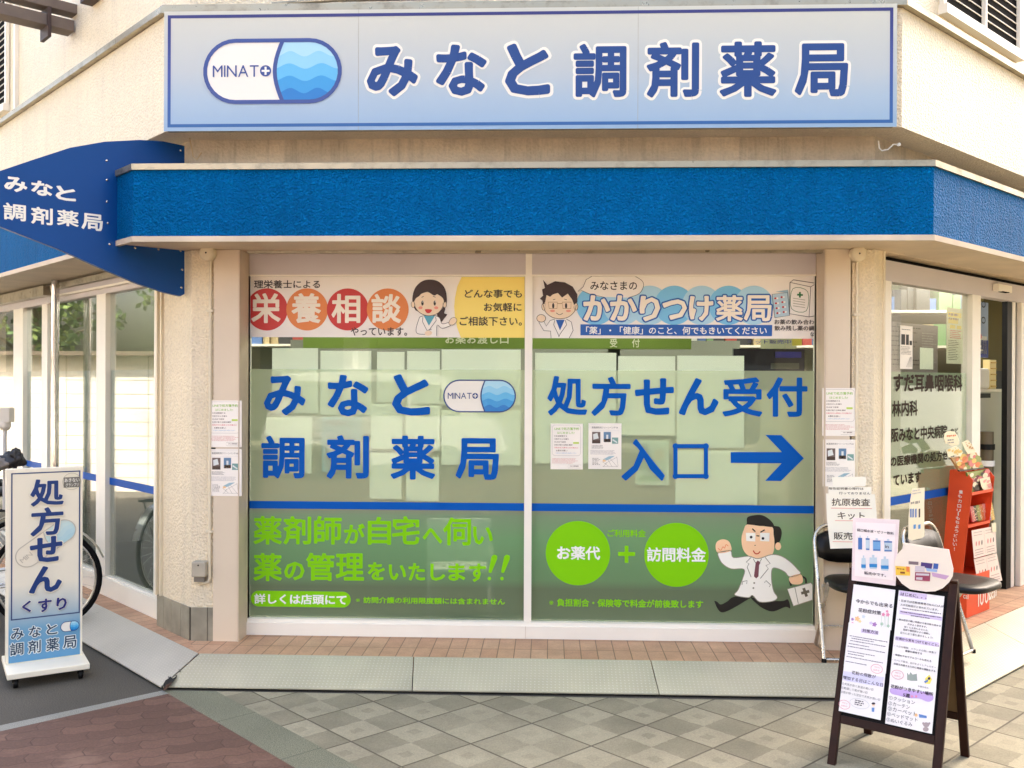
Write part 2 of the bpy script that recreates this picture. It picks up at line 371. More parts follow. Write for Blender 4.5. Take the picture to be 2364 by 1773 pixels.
# ================================================================== GROUND
def ground():
    g = G('asphalt', .85); n = g.noise(180, 3); n2 = g.noise(1.7, 5)
    c = g.mix(g.rng(n, .35, .7), lin((52, 48, 41)), lin((96, 90, 78))); g.base(g.mix(1., c, g.rng(n2, .3, .7, .78, 1.1), 'MULTIPLY'))
    g.bump(n, .5, .004)
    b = MB(); b.add([(-700, -700, 0), (700, -700, 0), (700, 700, 0), (-700, 700, 0)], [(0, 1, 2, 3)], g.m)
    tag(b.build('asphalt_road', loc=(0, 0, 0)), kind='structure')
    Z = .004
    def sheet(name, pts, m, z=Z):
        b = MB(); b.add([(x, y, z) for x, y in pts], [tuple(range(len(pts)))], m)
        return tag(b.build(name, loc=(0, 0, 0)), kind='structure')
    # granite strip
    g = G('granite_kerb', .7); n = g.noise(260, 2); sp = g.n('SeparateXYZ'); g.l(g.rot(math.radians(-45.5)), sp.inputs[0])
    c = g.mix(g.rng(n, .35, .65), lin((98, 98, 92)), lin((160, 158, 146))); g.base(g.mix(1., c, g.rng(g.noise(3, 5), .3, .7, .8, 1.05), 'MULTIPLY'))
    M_GR = g.m
    sheet('granite_strip', [(-6.58, .394), (-1.975, 4.83), (-1.93, 4.78), (-6.50, .21)], M_GR)
    # red interlocking pavers
    g = G('red_block_paving', .75); V = g.rot(math.radians(-22)); sp = g.n('SeparateXYZ'); g.l(V, sp.inputs[0]); X, Y = sp.outputs[0], sp.outputs[1]
    H = .098; Wd = .225
    zig = lambda v, per, a: g.ma('MULTIPLY', g.ma('SUBTRACT', g.ma('PINGPONG', v, per/2), per/4), a)
    yy = g.ma('ADD', Y, zig(X, Wd/2, .35)); row = g.ma('FLOOR', g.ma('DIVIDE', yy, H)); fy = g.ma('FRACT', g.ma('DIVIDE', yy, H))
    xx = g.ma('ADD', g.ma('ADD', X, g.ma('MULTIPLY', row, Wd*.5)), zig(yy, H, .30)); fx = g.ma('FRACT', g.ma('DIVIDE', xx, Wd)); colm = g.ma('FLOOR', g.ma('DIVIDE', xx, Wd))
    ex = g.ma('MULTIPLY', g.ma('MINIMUM', fx, g.ma('SUBTRACT', 1., fx)), Wd); ey = g.ma('MULTIPLY', g.ma('MINIMUM', fy, g.ma('SUBTRACT', 1., fy)), H)
    e = g.ma('MINIMUM', ex, ey); jn = g.rng(e, .001, .0042)
    wn = g.n('TexWhiteNoise', noise_dimensions='2D'); cb = g.n('CombineXYZ'); g.l(row, cb.inputs[0]); g.l(colm, cb.inputs[1]); g.l(cb.outputs[0], wn.inputs['Vector'])
    c = g.mix(wn.outputs['Value'], lin((84, 58, 46)), lin((101, 72, 58)))
    c = g.mix(1., c, g.rng(g.noise(120, 3), .3, .7, .8, 1.15), 'MULTIPLY')
    wear = g.ma('MULTIPLY', g.rng(g.noise(2.2, 6, rough=.7), .52, .75), .6)
    c = g.mix(wear, c, lin((140, 110, 92)))
    pn = g.rng(g.noise(5, 3), .4, .6); jn2 = g.ma('MAXIMUM', jn, g.ma('MULTIPLY', pn, .55))
    g.base(g.mix(jn2, lin((70, 45, 36)), c)); g.bump(g.ma('ADD', jn, g.ma('MULTIPLY', g.noise(150, 2), .15)), .5, .004); M_RED = g.m
    sheet('red_brick_paving', [(-6.50, .21), (-1.93, 4.78), (-.05, 2.90), (2.85, 0), (2.85, -6), (-6.5, -6)], M_RED)
    # dark speckled band
    g = G('dark_speckled_stone', .8); n = g.noise(230, 2); c = g.mix(g.rng(n, .3, .7), lin((66, 68, 54)), lin((138, 136, 112)))
    sp = g.n('SeparateXYZ'); g.l(g.rot(math.radians(45)), sp.inputs[0]); f = g.ma('FRACT', g.ma('DIVIDE', sp.outputs[0], .6)); j = g.rng(g.ma('MINIMUM', f, g.ma('SUBTRACT', 1., f)), .002, .008)
    g.base(g.mix(g.ma('MAXIMUM', j, .55), lin((50, 50, 42)), g.mix(1., c, g.rng(g.noise(2.5, 5), .3, .7, .8, 1.1), 'MULTIPLY'))); M_DB = g.m
    sheet('dark_stone_band', [(-1.975, 4.83), (-1.70, 4.83), (3.13, 0), (3.13, -6), (2.85, -6), (2.85, 0), (-.05, 2.90), (-1.93, 4.78)], M_DB)
    # grey checker slabs
    g = G('grey_checker_paving', .8); V = g.rot(math.radians(45)); sp = g.n('SeparateXYZ'); g.l(V, sp.inputs[0]); T = .375
    # a crossing of joints lies at (-.072, 4.45)
    ox = (-.072-4.45)*S5; oy = (-.072+4.45)*S5
    fx = g.ma('DIVIDE', g.ma('SUBTRACT', sp.outputs[0], ox), T); fy = g.ma('DIVIDE', g.ma('SUBTRACT', sp.outputs[1], oy), T)
    tx, ty = g.ma('FRACT', fx), g.ma('FRACT', fy)
    wob = g.ma('MULTIPLY', g.ma('SUBTRACT', g.noise(25, 4), .5), .07)
    hx, hy = g.ma('GREATER_THAN', g.ma('ADD', tx, wob), .5), g.ma('GREATER_THAN', g.ma('ADD', ty, wob), .5)
    dark = g.ma('SUBTRACT', 1., g.ma('ABSOLUTE', g.ma('SUBTRACT', hx, hy)))
    # small square in the middle of every light quarter
    qx = g.ma('ABSOLUTE', g.ma('SUBTRACT', g.ma('FRACT', g.ma('MULTIPLY', g.ma('ADD', tx, wob), 2.)), .5)); qy = g.ma('ABSOLUTE', g.ma('SUBTRACT', g.ma('FRACT', g.ma('MULTIPLY', g.ma('ADD', ty, wob), 2.)), .5))
    sq = g.ma('LESS_THAN', g.ma('MAXIMUM', qx, qy), .15); dk = g.ma('MAXIMUM', g.ma('MULTIPLY', dark, .95), g.ma('MULTIPLY', sq, .6))
    gx = g.ma('MINIMUM', tx, g.ma('SUBTRACT', 1., tx)); gy = g.ma('MINIMUM', ty, g.ma('SUBTRACT', 1., ty)); jn = g.rng(g.ma('MINIMUM', gx, gy), .005, .017)
    fade = g.rng(g.noise(1.3, 4), .35, .6, .35, 1.); dk = g.ma('MULTIPLY', dk, fade)
    c = g.mix(dk, lin((150, 142, 118)), lin((123, 116, 95)))
    c = g.mix(1., c, g.rng(g.noise(150, 3, rough=.7), .3, .7, .78, 1.16), 'MULTIPLY'); c = g.mix(1., c, g.rng(g.noise(3.1, 5, rough=.65), .3, .7, .84, 1.08), 'MULTIPLY'); c = g.mix(1., c, g.rng(g.noise(.9, 8, rough=.75), .35, .62, .8, 1.04), 'MULTIPLY'); c = g.mix(g.ma('MULTIPLY', g.rng(g.noise(22, 5, rough=.8), .64, .7), .45), c, lin((84, 78, 62)))
    gum = g.n('TexVoronoi'); gum.inputs['Scale'].default_value = 1.6; g.l(g.tc, gum.inputs['Vector']); gm = g.ma('MULTIPLY', g.ma('LESS_THAN', gum.outputs['Distance'], .038), .55)
    c = g.mix(gm, c, lin((92, 86, 66)))
    g.base(g.mix(jn, lin((78, 70, 54)), c)); g.bump(g.ma('ADD', jn, g.ma('MULTIPLY', g.noise(140, 2), .2)), .5, .004); M_GC = g.m
    sheet('grey_checker_paving', [(-1.70, 4.83), (2.03, 4.83), (7.5, 10.3), (13, 10), (13, -6), (3.13, -6), (3.13, 0)], M_GC)
    # terracotta step round the corner of the shop, three runs meeting at mitres
    def terra(name, ang, off):
        g = G(name, .6); sp = g.n('SeparateXYZ'); g.l(g.rot(ang), sp.inputs[0])
        fx = g.ma('FRACT', g.ma('DIVIDE', sp.outputs[0], .0915)); fy = g.ma('FRACT', g.ma('DIVIDE', g.ma('ADD', sp.outputs[1], off), .19))
        ix = g.ma('FLOOR', g.ma('DIVIDE', sp.outputs[0], .0915)); iy = g.ma('FLOOR', g.ma('DIVIDE', g.ma('ADD', sp.outputs[1], off), .19))
        wn = g.n('TexWhiteNoise', noise_dimensions='2D'); cb = g.n('CombineXYZ'); g.l(ix, cb.inputs[0]); g.l(iy, cb.inputs[1]); g.l(cb.outputs[0], wn.inputs['Vector'])
        e = g.ma('MINIMUM', g.ma('MULTIPLY', g.ma('MINIMUM', fx, g.ma('SUBTRACT', 1., fx)), .0915), g.ma('MULTIPLY', g.ma('MINIMUM', fy, g.ma('SUBTRACT', 1., fy)), .19))
        j = g.rng(e, .0012, .0034)
        c = g.mix(wn.outputs['Value'], lin((196, 150, 116)), lin((206, 164, 128))); c = g.mix(1., c, g.rng(g.noise(90, 4), .3, .7, .88, 1.07), 'MULTIPLY')
        c = g.mix(1., c, g.rng(g.noise(4, 6, rough=.75), .35, .65, .76, 1.04), 'MULTIPLY')
        g.base(g.mix(j, lin((116, 92, 66)), c)); g.bump(j, .4, .003); return g.m
    F = .11
    def step(name, pts, m):
        b = MB(); b.slab(pts, .004, F, m); tag(b.build(name, loc=(0, 0, 0)), kind='structure')
    step('tiled_step', [(-1.90, 5.125), (1.795, 5.125), (1.86, 5.37), (1.86, 6.1), (-2.06, 6.1), (-2.06, 5.38)], terra('terracotta_tiles_front', 0, .02))
    step('tiled_step', [(-1.90, 5.125), (-2.06, 5.38), (-2.06, 6.1), (-6.3, 10.4), (-7.1, 10.325)], terra('terracotta_tiles_left', math.radians(45), .01))
    step('tiled_step', [(1.795, 5.125), (7.1, 10.43), (6.4, 10.7), (1.86, 6.1), (1.86, 5.37)], terra('terracotta_tiles_right', math.radians(-45), .01))
    # steel ramp plates
    def plate(rot, rgb):
        g = G('checker_plate', .42); sp = g.n('SeparateXYZ'); g.l(g.rot(rot+math.radians(45)), sp.inputs[0])
        s1 = g.ma('SINE', g.ma('MULTIPLY', sp.outputs[0], 210.)); s2 = g.ma('SINE', g.ma('MULTIPLY', sp.outputs[1], 210.))
        h = g.rng(g.ma('MULTIPLY', s1, s2), .55, .9); n = g.noise(2.2, 5)
        c = g.mix(g.rng(n, .3, .7), lin(rgb), lin(tuple(x*.9 for x in rgb))); c = g.mix(g.ma('MULTIPLY', h, .35), c, lin((226, 222, 200)))  # raised studs mixed paler, their glint put into the colour
        c = g.mix(g.ma('MULTIPLY', g.rng(g.noise(30, 4, rough=.75), .66, .72), .5), c, lin((110, 100, 78)))
        g.base(c); g.b.inputs['Metallic'].default_value = .25; g.bump(h, .6, .002); return g.m
    gp = plate(0, (190, 183, 158)); gl_ = plate(0, (198, 190, 172))  # left plates get a paler copy, reflected side light put into its colour
    def ramp(pts, m, label, grp='steel ramp plates along the shop step'):
        # pts: lower0, lower1, upper1, upper0
        b = MB(); t = .006
        top = [Vector((x, y, z)) for x, y, z in pts]; bot = [v-Vector((0, 0, t)) for v in top]
        b.add(top+bot, [(0, 1, 2, 3), (7, 6, 5, 4), (0, 4, 5, 1), (1, 5, 6, 2), (2, 6, 7, 3), (3, 7, 4, 0)], m)
        # ribs under the plate
        for k in (.08, .5, .92):
            a = top[0].lerp(top[1], k); c = top[3].lerp(top[2], k); e = (top[1]-top[0]).normalized()*.004
            b.add([a-e-Vector((0, 0, t)), a+e-Vector((0, 0, t)), c+e-Vector((0, 0, t)), c-e-Vector((0, 0, t)), Vector((c.x, c.y, .006))-e, Vector((c.x, c.y, .006))+e], [(0, 1, 2, 3), (0, 3, 4), (1, 5, 2), (3, 2, 5, 4), (0, 4, 5, 1)], M_DARK)
        tag(b.build('ramp_plate'), label, 'ramp plate', grp)
    zt, zb, gp_ = .112, .018, .0025
    ramp([(-1.985, 4.85, zb), (-.692-gp_, 4.855, zb), (-.722-gp_, 5.12, zt), (-1.893, 5.12, zt)], gp, 'grey checker plate ramp at the left end of the front window, beside the rusted corner')
    ramp([(-.692+gp_, 4.855, zb), (.568-gp_, 4.862, zb), (.552-gp_, 5.12, zt), (-.722+gp_, 5.12, zt)], gp, 'grey checker plate ramp in the middle, right under the window mullion')
    ramp([(.568+gp_, 4.862, zb), (2.065, 4.862, zb), (1.80, 5.12, zt), (.552+gp_, 5.12, zt)], gp, 'grey checker plate ramp running behind the wooden sandwich board, with a green tape scrap')
    def along(o, dl, t): return (o[0]+dl[0]*t, o[1]+dl[1]*t)
    a, c, dl = (-1.995, 4.846), (-1.905, 5.125), (-S5, S5)
    l1 = [(*a, zb), (*c, zt), (*along(c, dl, 1.62), zt), (*along(a, dl, 1.75), zb)]
    ramp([l1[3], l1[0], l1[1], l1[2]], gl_, 'bluish checker plate ramp left of the corner, its corner rusted away')
    ramp([(*along(a, dl, 3.5), zb), (*along(a, dl, 1.755), zb), (*along(c, dl, 1.625), zt), (*along(c, dl, 3.4), zt)], gl_, 'checker plate ramp farther along the left wall, behind the white standing sign and bicycle')
    a, c, dl = (2.075, 4.866), (1.806, 5.122), (S5, S5)
    gpr = plate(0, (172, 166, 140))  # right plates get a darker copy, offsetting bright side light in the colour
    ramp([(*a, zb), (*along(a, dl, 1.15), zb), (*along(c, dl, 1.28), zt), (*c, zt)], gpr, 'checker plate ramp right of the corner, beneath the folding chair legs')
    ramp([(*along(a, dl, 1.155), zb), (*along(a, dl, 3.5), zb), (*along(c, dl, 3.6), zt), (*along(c, dl, 1.285), zt)], gpr, 'checker plate ramp in front of the open sliding door')
    # rust hole in the corner plate, green tape
    b = MB(); M_RUST = mat('rust', (74, 44, 24), .9, noise=(60, .5), bump=(80, .8)); M_HOLE = mat('rust_hole', (10, 9, 7), .9)
    def onramp(px, py):   # left plate plane
        p0 = Vector(l1[0]); n = (Vector(l1[1])-p0).cross(Vector(l1[3])-p0).normalized(); r = ray(px, py); return CAMP+r*((p0-CAMP).dot(n)/r.dot(n))+n*(.0015 if n.z > 0 else -.0015)
    q = lambda x, y: (x/3.922, 1350+y/3.922)
    hole = [(1480, 900), (1500, 865), (1525, 850), (1545, 832), (1560, 850), (1580, 842), (1604, 824), (1600, 845), (1570, 880), (1530, 925), (1500, 950), (1478, 965), (1482, 930)]
    b.add([onramp(*q(*p)) for p in hole], [tuple(range(len(hole)))], M_HOLE)
    rust = [(1475, 968), (1490, 930), (1512, 905), (1540, 895), (1560, 885), (1535, 922), (1505, 950)]
    b.add([onramp(*q(*p))+Vector((0, 0, .001)) for p in rust], [tuple(range(len(rust)))], M_RUST)
    for cx, cy, rr in ((1632, 790, 5), (1640, 776, 3), (1622, 770, 3), (1598, 826, 6), (1528, 838, 5)):
        b.add([onramp(*q(cx+rr*1.6*math.cos(t), cy+rr*math.sin(t))) for t in [k*1.05 for k in range(6)]], [tuple(range(6))], M_HOLE)
    o = b.build('rust_hole', loc=(0, 0, 0))
    rp = [x for x in COL.objects if x.name.startswith('ramp_plate') and 'rusted away' in x.get('label', '')][0]
    o.parent = rp; o.location = -rp.location
    b = MB(); b.box(Pl((1.62, 5.03, .0775), (1, 0, 0), v=(0, 1, .365)), 0, .085, -.03, .035, .001, .002, mat('green_tape', (70, 200, 60), .5))
    tag(b.build('green_tape'), 'scrap of bright green tape stuck on the ramp beside the sandwich board', 'tape')
ground()
# ================================================================== BUILDING
BLD = thing('pharmacy_building', (0, 5.4, 0), 'cream stucco corner pharmacy with a blue canopy band and shop windows', 'building')
def offc(o):  # corners of the facade line pushed out by o
    t = math.tan(math.radians(22.5))*o; return (CL[0]-t, CL[1]-o), (CR[0]+t, CR[1]-o)
def chain(o, L=6.5):
    a, b = offc(o); return [(a[0]-L*S5, a[1]+L*S5), a, b, (b[0]+L*S5, b[1]+L*S5)]
def shell(name, o0, o1, z0, z1, m, parent=BLD, L=6.5, mb=None):
    """a band of wall following the facade between outward offsets o0 and o1"""
    b = mb or MB(); A = chain(o0, L); B = chain(o1, L)
    v = [Vector((x, y, z)) for z in (z0, z1) for P_ in (A, B) for x, y in P_]
    f = []
    for i in range(3):
        f += [(4+i, 5+i, 13+i, 12+i), (1+i, i, 8+i, 9+i), (8+i, 12+i, 13+i, 9+i), (i, 1+i, 5+i, 4+i)]
    f += [(0, 4, 12, 8), (7, 3, 11, 15)]
    b.add(v, f, m)
    return b if mb else b.build(name, parent)
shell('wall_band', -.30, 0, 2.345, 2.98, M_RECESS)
shell('upper_fascia', -.30, .19, 2.975, 3.615, M_STUC)
shell('canopy_band', .002, .40, 2.365, 2.715, M_BAND)
shell('canopy_soffit', -.16, .392, 2.347, 2.364, M_SOFF)
shell('upper_wall', -.40, .02, 3.60, 8, M_STUC)
b = MB(); shell('', .375, .412, 2.716, 2.748, M_TRIM, mb=b); shell('', .10, .376, 2.716, 2.722, M_TRIM, mb=b); shell('', .385, .408, 2.335, 2.364, M_SOFF, mb=b); b.build('canopy_trim', BLD)
b = MB(); shell('', .02, .225, 3.618, 3.65, M_TRIM, mb=b); shell('', .17, .21, 3.655, 3.668, M_TRIM, mb=b); b.build('fascia_trim', BLD)
# roof and rear volume (keeps the sky out of the shop)
b = MB(); A = chain(-.4); b.slab([A[0], A[1], A[2], A[3], (6.3, 14), (-6.5, 14)], 2.70, 8.1, M_STUC); b.build('upper_storeys', BLD); b = MB(); b.slab([(-5.0, 8.75), (5.0, 8.75), (6.3, 10.2), (6.3, 14), (-6.5, 14), (-6.5, 10.2)], .0, 2.58, M_STUC); b.build('rear_rooms', BLD)
b = MB(); A = chain(-.22); b.slab([A[0], A[1], A[2], A[3], (6.3, 12), (-6.5, 12)], 2.60, 2.66, M_INTW); b.build('shop_ceiling', BLD)
b = MB(); A = chain(-.2); b.slab([A[0], A[1], A[2], A[3], (6.3, 12), (-6.5, 12)], .09, .118, M_INTF); b.build('shop_floor', BLD)
b = MB()
PB = Pl((0, 8.6, 0), (1, 0, 0)); b.box(PB, -5.0, 4.8, .1, 2.6, -.1, 0, M_INTW); b.build('back_wall', BLD)
# columns: left one (front face 439..495, side face) and right one
b = MB()
b.slab([CL[:2], (-1.905, 5.385), (-1.905, 5.75), (-2.15, 5.9), (-2.372, 5.712)], .30, 2.35, M_STUC); b.build('column_wall', BLD); b = MB()
b.slab([CR[:2], (1.898, 5.473), (1.898, 5.8), (1.69, 5.8), (1.69, 5.385)], .11, 2.35, M_STUC)
b.build('column_wall', BLD)
b = MB(); Ml = M_BASETILE; Mg = mat('grout_dark', (74, 66, 54), .8)
def basetiles(P, segs, z0, z1):
    for u0, u1 in segs: b.box(P, u0+.002, u1-.002, z0, z1, -.05, .008, Ml)
    b.box(P, segs[0][0], segs[-1][1], z0, z1-.002, -.05, .004, Mg)
basetiles(FR, [(-2.043, -1.945), (-1.945, -1.907)], .11, .30)
basetiles(LW, [(-.46, -.36), (-.36, -.25), (-.25, -.12), (-.12, -.003)], .11, .30)
b.build('column_base', BLD)
# inner jamb strips beside the left window
b = MB(); b.box(LW, -.462, -.44, .3, 2.345, 0, .02, M_CREAM); b.box(LW, -.405, -.39, .3, 2.345, 0, .016, M_CREAM); b.box(RW, .10, .12, .11, 2.345, 0, .008, M_CREAM); b.build('jamb_strip', BLD)
# flat metal panels on each side of the front window
b = MB(); u0 = FR.uv(495, 900)[0]; u1 = FR.uv(551.5, 900)[0]; b.box(FR, u0, u1, .11, 2.345, -.2, .012, M_PANEL); b.build('metal_panel', BLD)
b = MB(); u2 = FR.uv(1905, 900)[0]; u3 = FR.uv(1961, 900)[0]; b.box(FR, u2, u3, .11, 2.345, -.2, .012, M_PANEL); b.build('metal_panel', BLD)
M_CHAN = mat('guide_rail', (206, 186, 160), .45, noise=(5, .1))
b = MB(); b.box(FR, u1+.003, FR.uv(577, 900, -.175)[0], .11, 2.345, -.175, .02, M_CHAN); b.build('shutter_rail', BLD); b = MB(); b.box(FR, FR.uv(1880, 900, -.175)[0], u2-.003, .11, 2.345, -.175, .02, M_CHAN); b.build('shutter_rail', BLD)
b = MB(); b.box(FR, FR.uv(577, 900, -.175)[0]+.002, FR.uv(1880, 900, -.175)[0]-.002, 2.395, 2.42, -.175, -.05, M_CHAN); b.box(FR, -1.73, 1.55, 2.33, 2.346, -.05, -.02, M_TRIM); b.build('shutter_box', BLD)
# ---------------- front window
DG = -.175       # glass plane
WL, WR = FR.uv(577, 900, DG)[0], FR.uv(1880, 900, DG)[0]
M0, M1 = FR.uv(1211.5, 900, DG)[0], FR.uv(1228.5, 900, DG)[0]
ZB = .205; ZT = FR.uv(900, 636, DG)[1]
b = MB()
b.box(FR, WL-.03, WR+.03, ZT, 2.40, DG-.03, DG+.02, M_HEAD)                       # header
b.box(FR, WL-.03, WR+.03, ZT-.006, ZT+.002, DG, DG+.028, M_FRAME)
b.box(FR, WL-.03, WR+.03, .112, ZB-.02, DG-.04, DG+.05, M_FRAME)                 # base
b.box(FR, WL-.03, WR+.03, ZB-.02, ZB, DG-.04, DG+.036, M_FRAME)
b.box(FR, M0, M1, ZB, ZT, DG-.04, DG+.03, M_FRAME)                              # mullion
b.box(FR, M0+.003, M1-.003, ZT, 2.40, DG, DG+.024, M_FRAME)
b.box(FR, WL-.03, WL, ZB, ZT, DG-.03, DG+.03, M_FRAME); b.box(FR, WR, WR+.03, ZB, ZT, DG-.03, DG+.03, M_FRAME)
b.box(FR, M0+.01, M0+.012, .115, ZB-.021, DG+.05, DG+.0515, M_CHAN)
WIN = b.build('front_window', BLD); ORG[WIN.name] = ORG[BLD.name]
def sub(b, name, par=None): return b.build(name, par or WIN)
for k, (a, c) in enumerate(((WL, M0), (M1, WR))):
    b = MB(); b.box(FR, a, c, ZB, ZT, DG-.006, DG, M_GLASS); sub(b, 'glass_pane')
ZF = FR.uv(900, 853, DG)[1]; ZL0 = FR.uv(900, 1176.5, DG)[1]; ZL1 = FR.uv(900, 1159, DG)[1]
M_FILM = film('frosted_film', (216, 228, 186), .40)
zz = lambda y: FR.uv(900, y, DG)[1] 
M_FILM2 = film('green_film', (120, 160, 110), .7, [(zz(1428), (124, 144, 112), .66), (zz(1355), (118, 138, 108), .66), (zz(1335), (124, 164, 118), .72), (zz(1240), (132, 178, 128), .74), (zz(1190), (150, 178, 142), .66), (ZL0, (168, 178, 152), .56)])
M_FILM2.name = 'green_film'
for a, c in ((WL, M0), (M1, WR)):
    b = MB(); b.quad(FR, a, c, ZL1, ZF, DG+.0012, M_FILM); sub(b, 'frosted_film')
    me = MB(); me.quad(FR, a, c, ZB, ZL0, DG+.0012, M_FILM2); o = sub(me, 'green_film')
    b = MB(); b.quad(FR, a, c, ZL0, ZL1, DG+.0014, M_VINYL); sub(b, 'blue_stripe')
# vinyl writing on the front window
D = DG+.003
def capsule(mb, P, box, d, lw, mint, m_line, px=True, name='MINAT', full=True, rot=0.):
    if px: u0, v1 = P.uv(box[0], box[1], d); u1, v0 = P.uv(box[2], box[3], d)
    else: u0, v1, u1, v0 = box
    h = v1-v0; r = h/2; cy = (v0+v1)/2; cx = (u0+u1)/2
    R_ = lambda p: (cx+(p[0]-cx)*math.cos(rot)-(p[1]-cy)*math.sin(rot), cy+(p[0]-cx)*math.sin(rot)+(p[1]-cy)*math.cos(rot))
    out = ell(u1-r, cy, r, r, 16, -math.pi/2, math.pi/2)+ell(u0+r, cy, r, r, 16, math.pi/2, 3*math.pi/2)
    mb.poly(P, [R_(p) for p in out], d, mint['white'])
    split = u0+(u1-u0)*.565; sag = h*.13
    arc = [(split-sag*math.cos(math.pi*t/10-math.pi/2)*1.0+sag*.2, v1-(h*t/10)) for t in range(11)]
    right = arc+ell(u1-r, cy, r, r, 16, -math.pi/2, math.pi/2)
    mb.poly(P, [R_(p) for p in right], d+.0006, mint['w'][0])
    # wave bands from top to bottom, clipped to the capsule
    def clipx(y):
        q = max(0, r*r-(y-cy)**2)**.5; t = (v1-y)/h*10; i = min(9, int(t)); f = t-i
        return arc[i][0]*(1-f)+arc[i+1][0]*f, u1-r+q
    for k, (fr_, col) in enumerate(zip((.22, .42, .62, .82), mint['w'][1:])):
        y0 = v1-h*fr_; top = []; x0, x1 = clipx(y0)
        for i in range(25):
            x = x0+(x1-x0)*i/24; y = y0+h*.045*math.sin(i/24*4*math.pi-1.2); a_, b_ = clipx(y); top.append((min(max(x, a_), b_), y))
        low = []
        for i in range(11):
            y = y0-h*.05-(y0-h*.05-v0)*i/10*.999; low.append((clipx(y)[1], y))
        back = []
        for i in range(11):
            y = v0+.001*h+(y0-h*.05-v0)*i/10; back.append((clipx(y)[0], y))
        mb.poly(P, [R_(p) for p in top+low+back], d+.0009+.0002*k, col)
    mb.line(P, [R_(p) for p in arc], lw, d+.002, m_line)
    mb.line(P, [R_(p) for p in out], lw, d+.0021, m_line, True)
    if name:
        if full:
            text(mb, P, name, (u0+h*.127, cy+h*.10, u0+h*.885, cy-h*.09), d+.0022, m_line, 'r', px=False)
            c = (u0+h*1.0, cy+h*.005); mb.poly(P, ell(*c, h*.093, n=20), d+.0022, m_line)
            mb.quad(P, c[0]-h*.065, c[0]+h*.065, c[1]-h*.016, c[1]+h*.016, d+.0024, mint['white']); mb.quad(P, c[0]-h*.016, c[0]+h*.016, c[1]-h*.065, c[1]+h*.065, d+.0025, mint['white'])
MINT = dict(white=mat('pill_white', (236, 230, 216), .4), w=[mat('wave_a', (168, 212, 228), .35), mat('wave_b', (140, 200, 226), .35), mat('wave_c', (92, 178, 220), .35), mat('wave_d', (52, 150, 208), .35), mat('wave_e', (10, 118, 190), .35)])
b = MB()
for ch, bb in (('み', (160, 868, 472, 1168)), ('な', (638, 862, 945, 1175)), ('と', (1122, 858, 1408, 1170))): text(b, FR, ch, bx(z5, *bb), D, M_VINYL, 'R')
for ch, bb in (('調', (140, 18, 465, 342)), ('剤', (630, 15, 948, 345)), ('薬', (1112, 18, 1446, 350)), ('局', (1600, 36, 1925, 352))): text(b, FR, ch, bx(z6, *bb), D, M_VINYL, 'R')
sub(b, 'blue_lettering'); b = MB()
for ch, bb in (('処', (195, 822, 478, 1105)), ('方', (508, 828, 786, 1108)), ('せ', (816, 838, 1092, 1100)), ('ん', (1128, 838, 1410, 1103)), ('受', (1438, 832, 1720, 1112)), ('付', (1750, 832, 2040, 1115))): text(b, FR, ch, bx(z7, *bb), D, M_VINYL, 'R')
sub(b, 'blue_lettering'); b = MB()
text(b, FR, '入', bx(z8, 722, 42, 1028, 338), D, M_VINYL, 'R')
pp = pxy(FR, D, z8)
b.line(FR, pp([(1104, 92), (1320, 92), (1320, 305), (1104, 305)]), .034, D+.0002, M_VINYL, True)
for q_ in ((1104, 92), (1320, 92), (1320, 305), (1104, 305)):
    c = pp([q_])[0]; b.poly(FR, ell(*c, .017, n=16), D+.0005, M_VINYL)
sub(b, 'blue_lettering'); b = MB()
b.poly(FR, pp([(1495, 134), (1858, 134), (1742, 12), (1855, 14), (2015, 178), (1852, 340), (1740, 338), (1856, 214), (1496, 211)]), D, M_VINYL)
sub(b, 'blue_arrow')
b = MB(); capsule(b, FR, bx(z5, 1512, 903, 2048, 1142), D, .0075, MINT, M_NAVY); sub(b, 'capsule_logo')
# green lettering, lower left
b = MB(); M_LD = M_LIME
def row(tr, y0, y1, items, st='R'):
    for s_, x0, x1, *yy in items:
        a, c = yy if yy else (y0, y1); text(b, FR, s_, bx(tr, x0, a, x1, c), D, M_LD, st)
row(z6, 622, 838, [('薬', 82, 295), ('剤', 306, 515), ('師', 536, 745), ('が', 762, 918, 678, 832), ('自', 940, 1115, 628, 840), ('宅', 1122, 1330), ('へ', 1352, 1500, 712, 830), ('伺', 1506, 1715, 632, 845), ('い', 1730, 1880, 700, 838)], 'M')
row(z6, 900, 1112, [('薬', 82, 295), ('の', 312, 465, 965, 1105), ('管', 476, 690, 898, 1110), ('理', 700, 912, 900, 1108), ('を', 940, 1068, 968, 1105), ('い', 1098, 1228, 985, 1105), ('た', 1246, 1370, 975, 1108), ('し', 1410, 1522, 980, 1108), ('ま', 1545, 1672, 978, 1110), ('す', 1700, 1828, 978, 1118)], 'M')
for x in (1850, 1945):
    b.poly(FR, pxy(FR, D, z6)([(x+20, 925), (x+38, 912), (x+62, 920), (x+62, 945), (x+18, 1050), (x-2, 1048), (x-2, 1030)]), D, M_LD); b.poly(FR, ell(*pxy(FR, D, z6)([(x+3, 1092)])[0], .0105, .0105, 16), D, M_LD)
a = pxy(FR, D, z6)([(62, 1182), (812, 1310)]); u0, v1, u1, v0 = a[0][0], a[0][1], a[1][0], a[1][1]; r = (v1-v0)/2
b.poly(FR, ell(u1-r, v0+r, r, r, 14, -math.pi/2, math.pi/2)+ell(u0+r, v0+r, r, r, 14, math.pi/2, 3*math.pi/2), D, M_LD)
text(b, FR, '詳しくは店頭にて', bx(z6, 88, 1205, 780, 1290), D+.001, M_WHITE, 'M')
text(b, FR, '※訪問介護の利用限度額には含まれません', bx(z6, 850, 1228, 1970, 1290), D, M_LD, 'x')
sub(b, 'green_lettering'); b = MB()
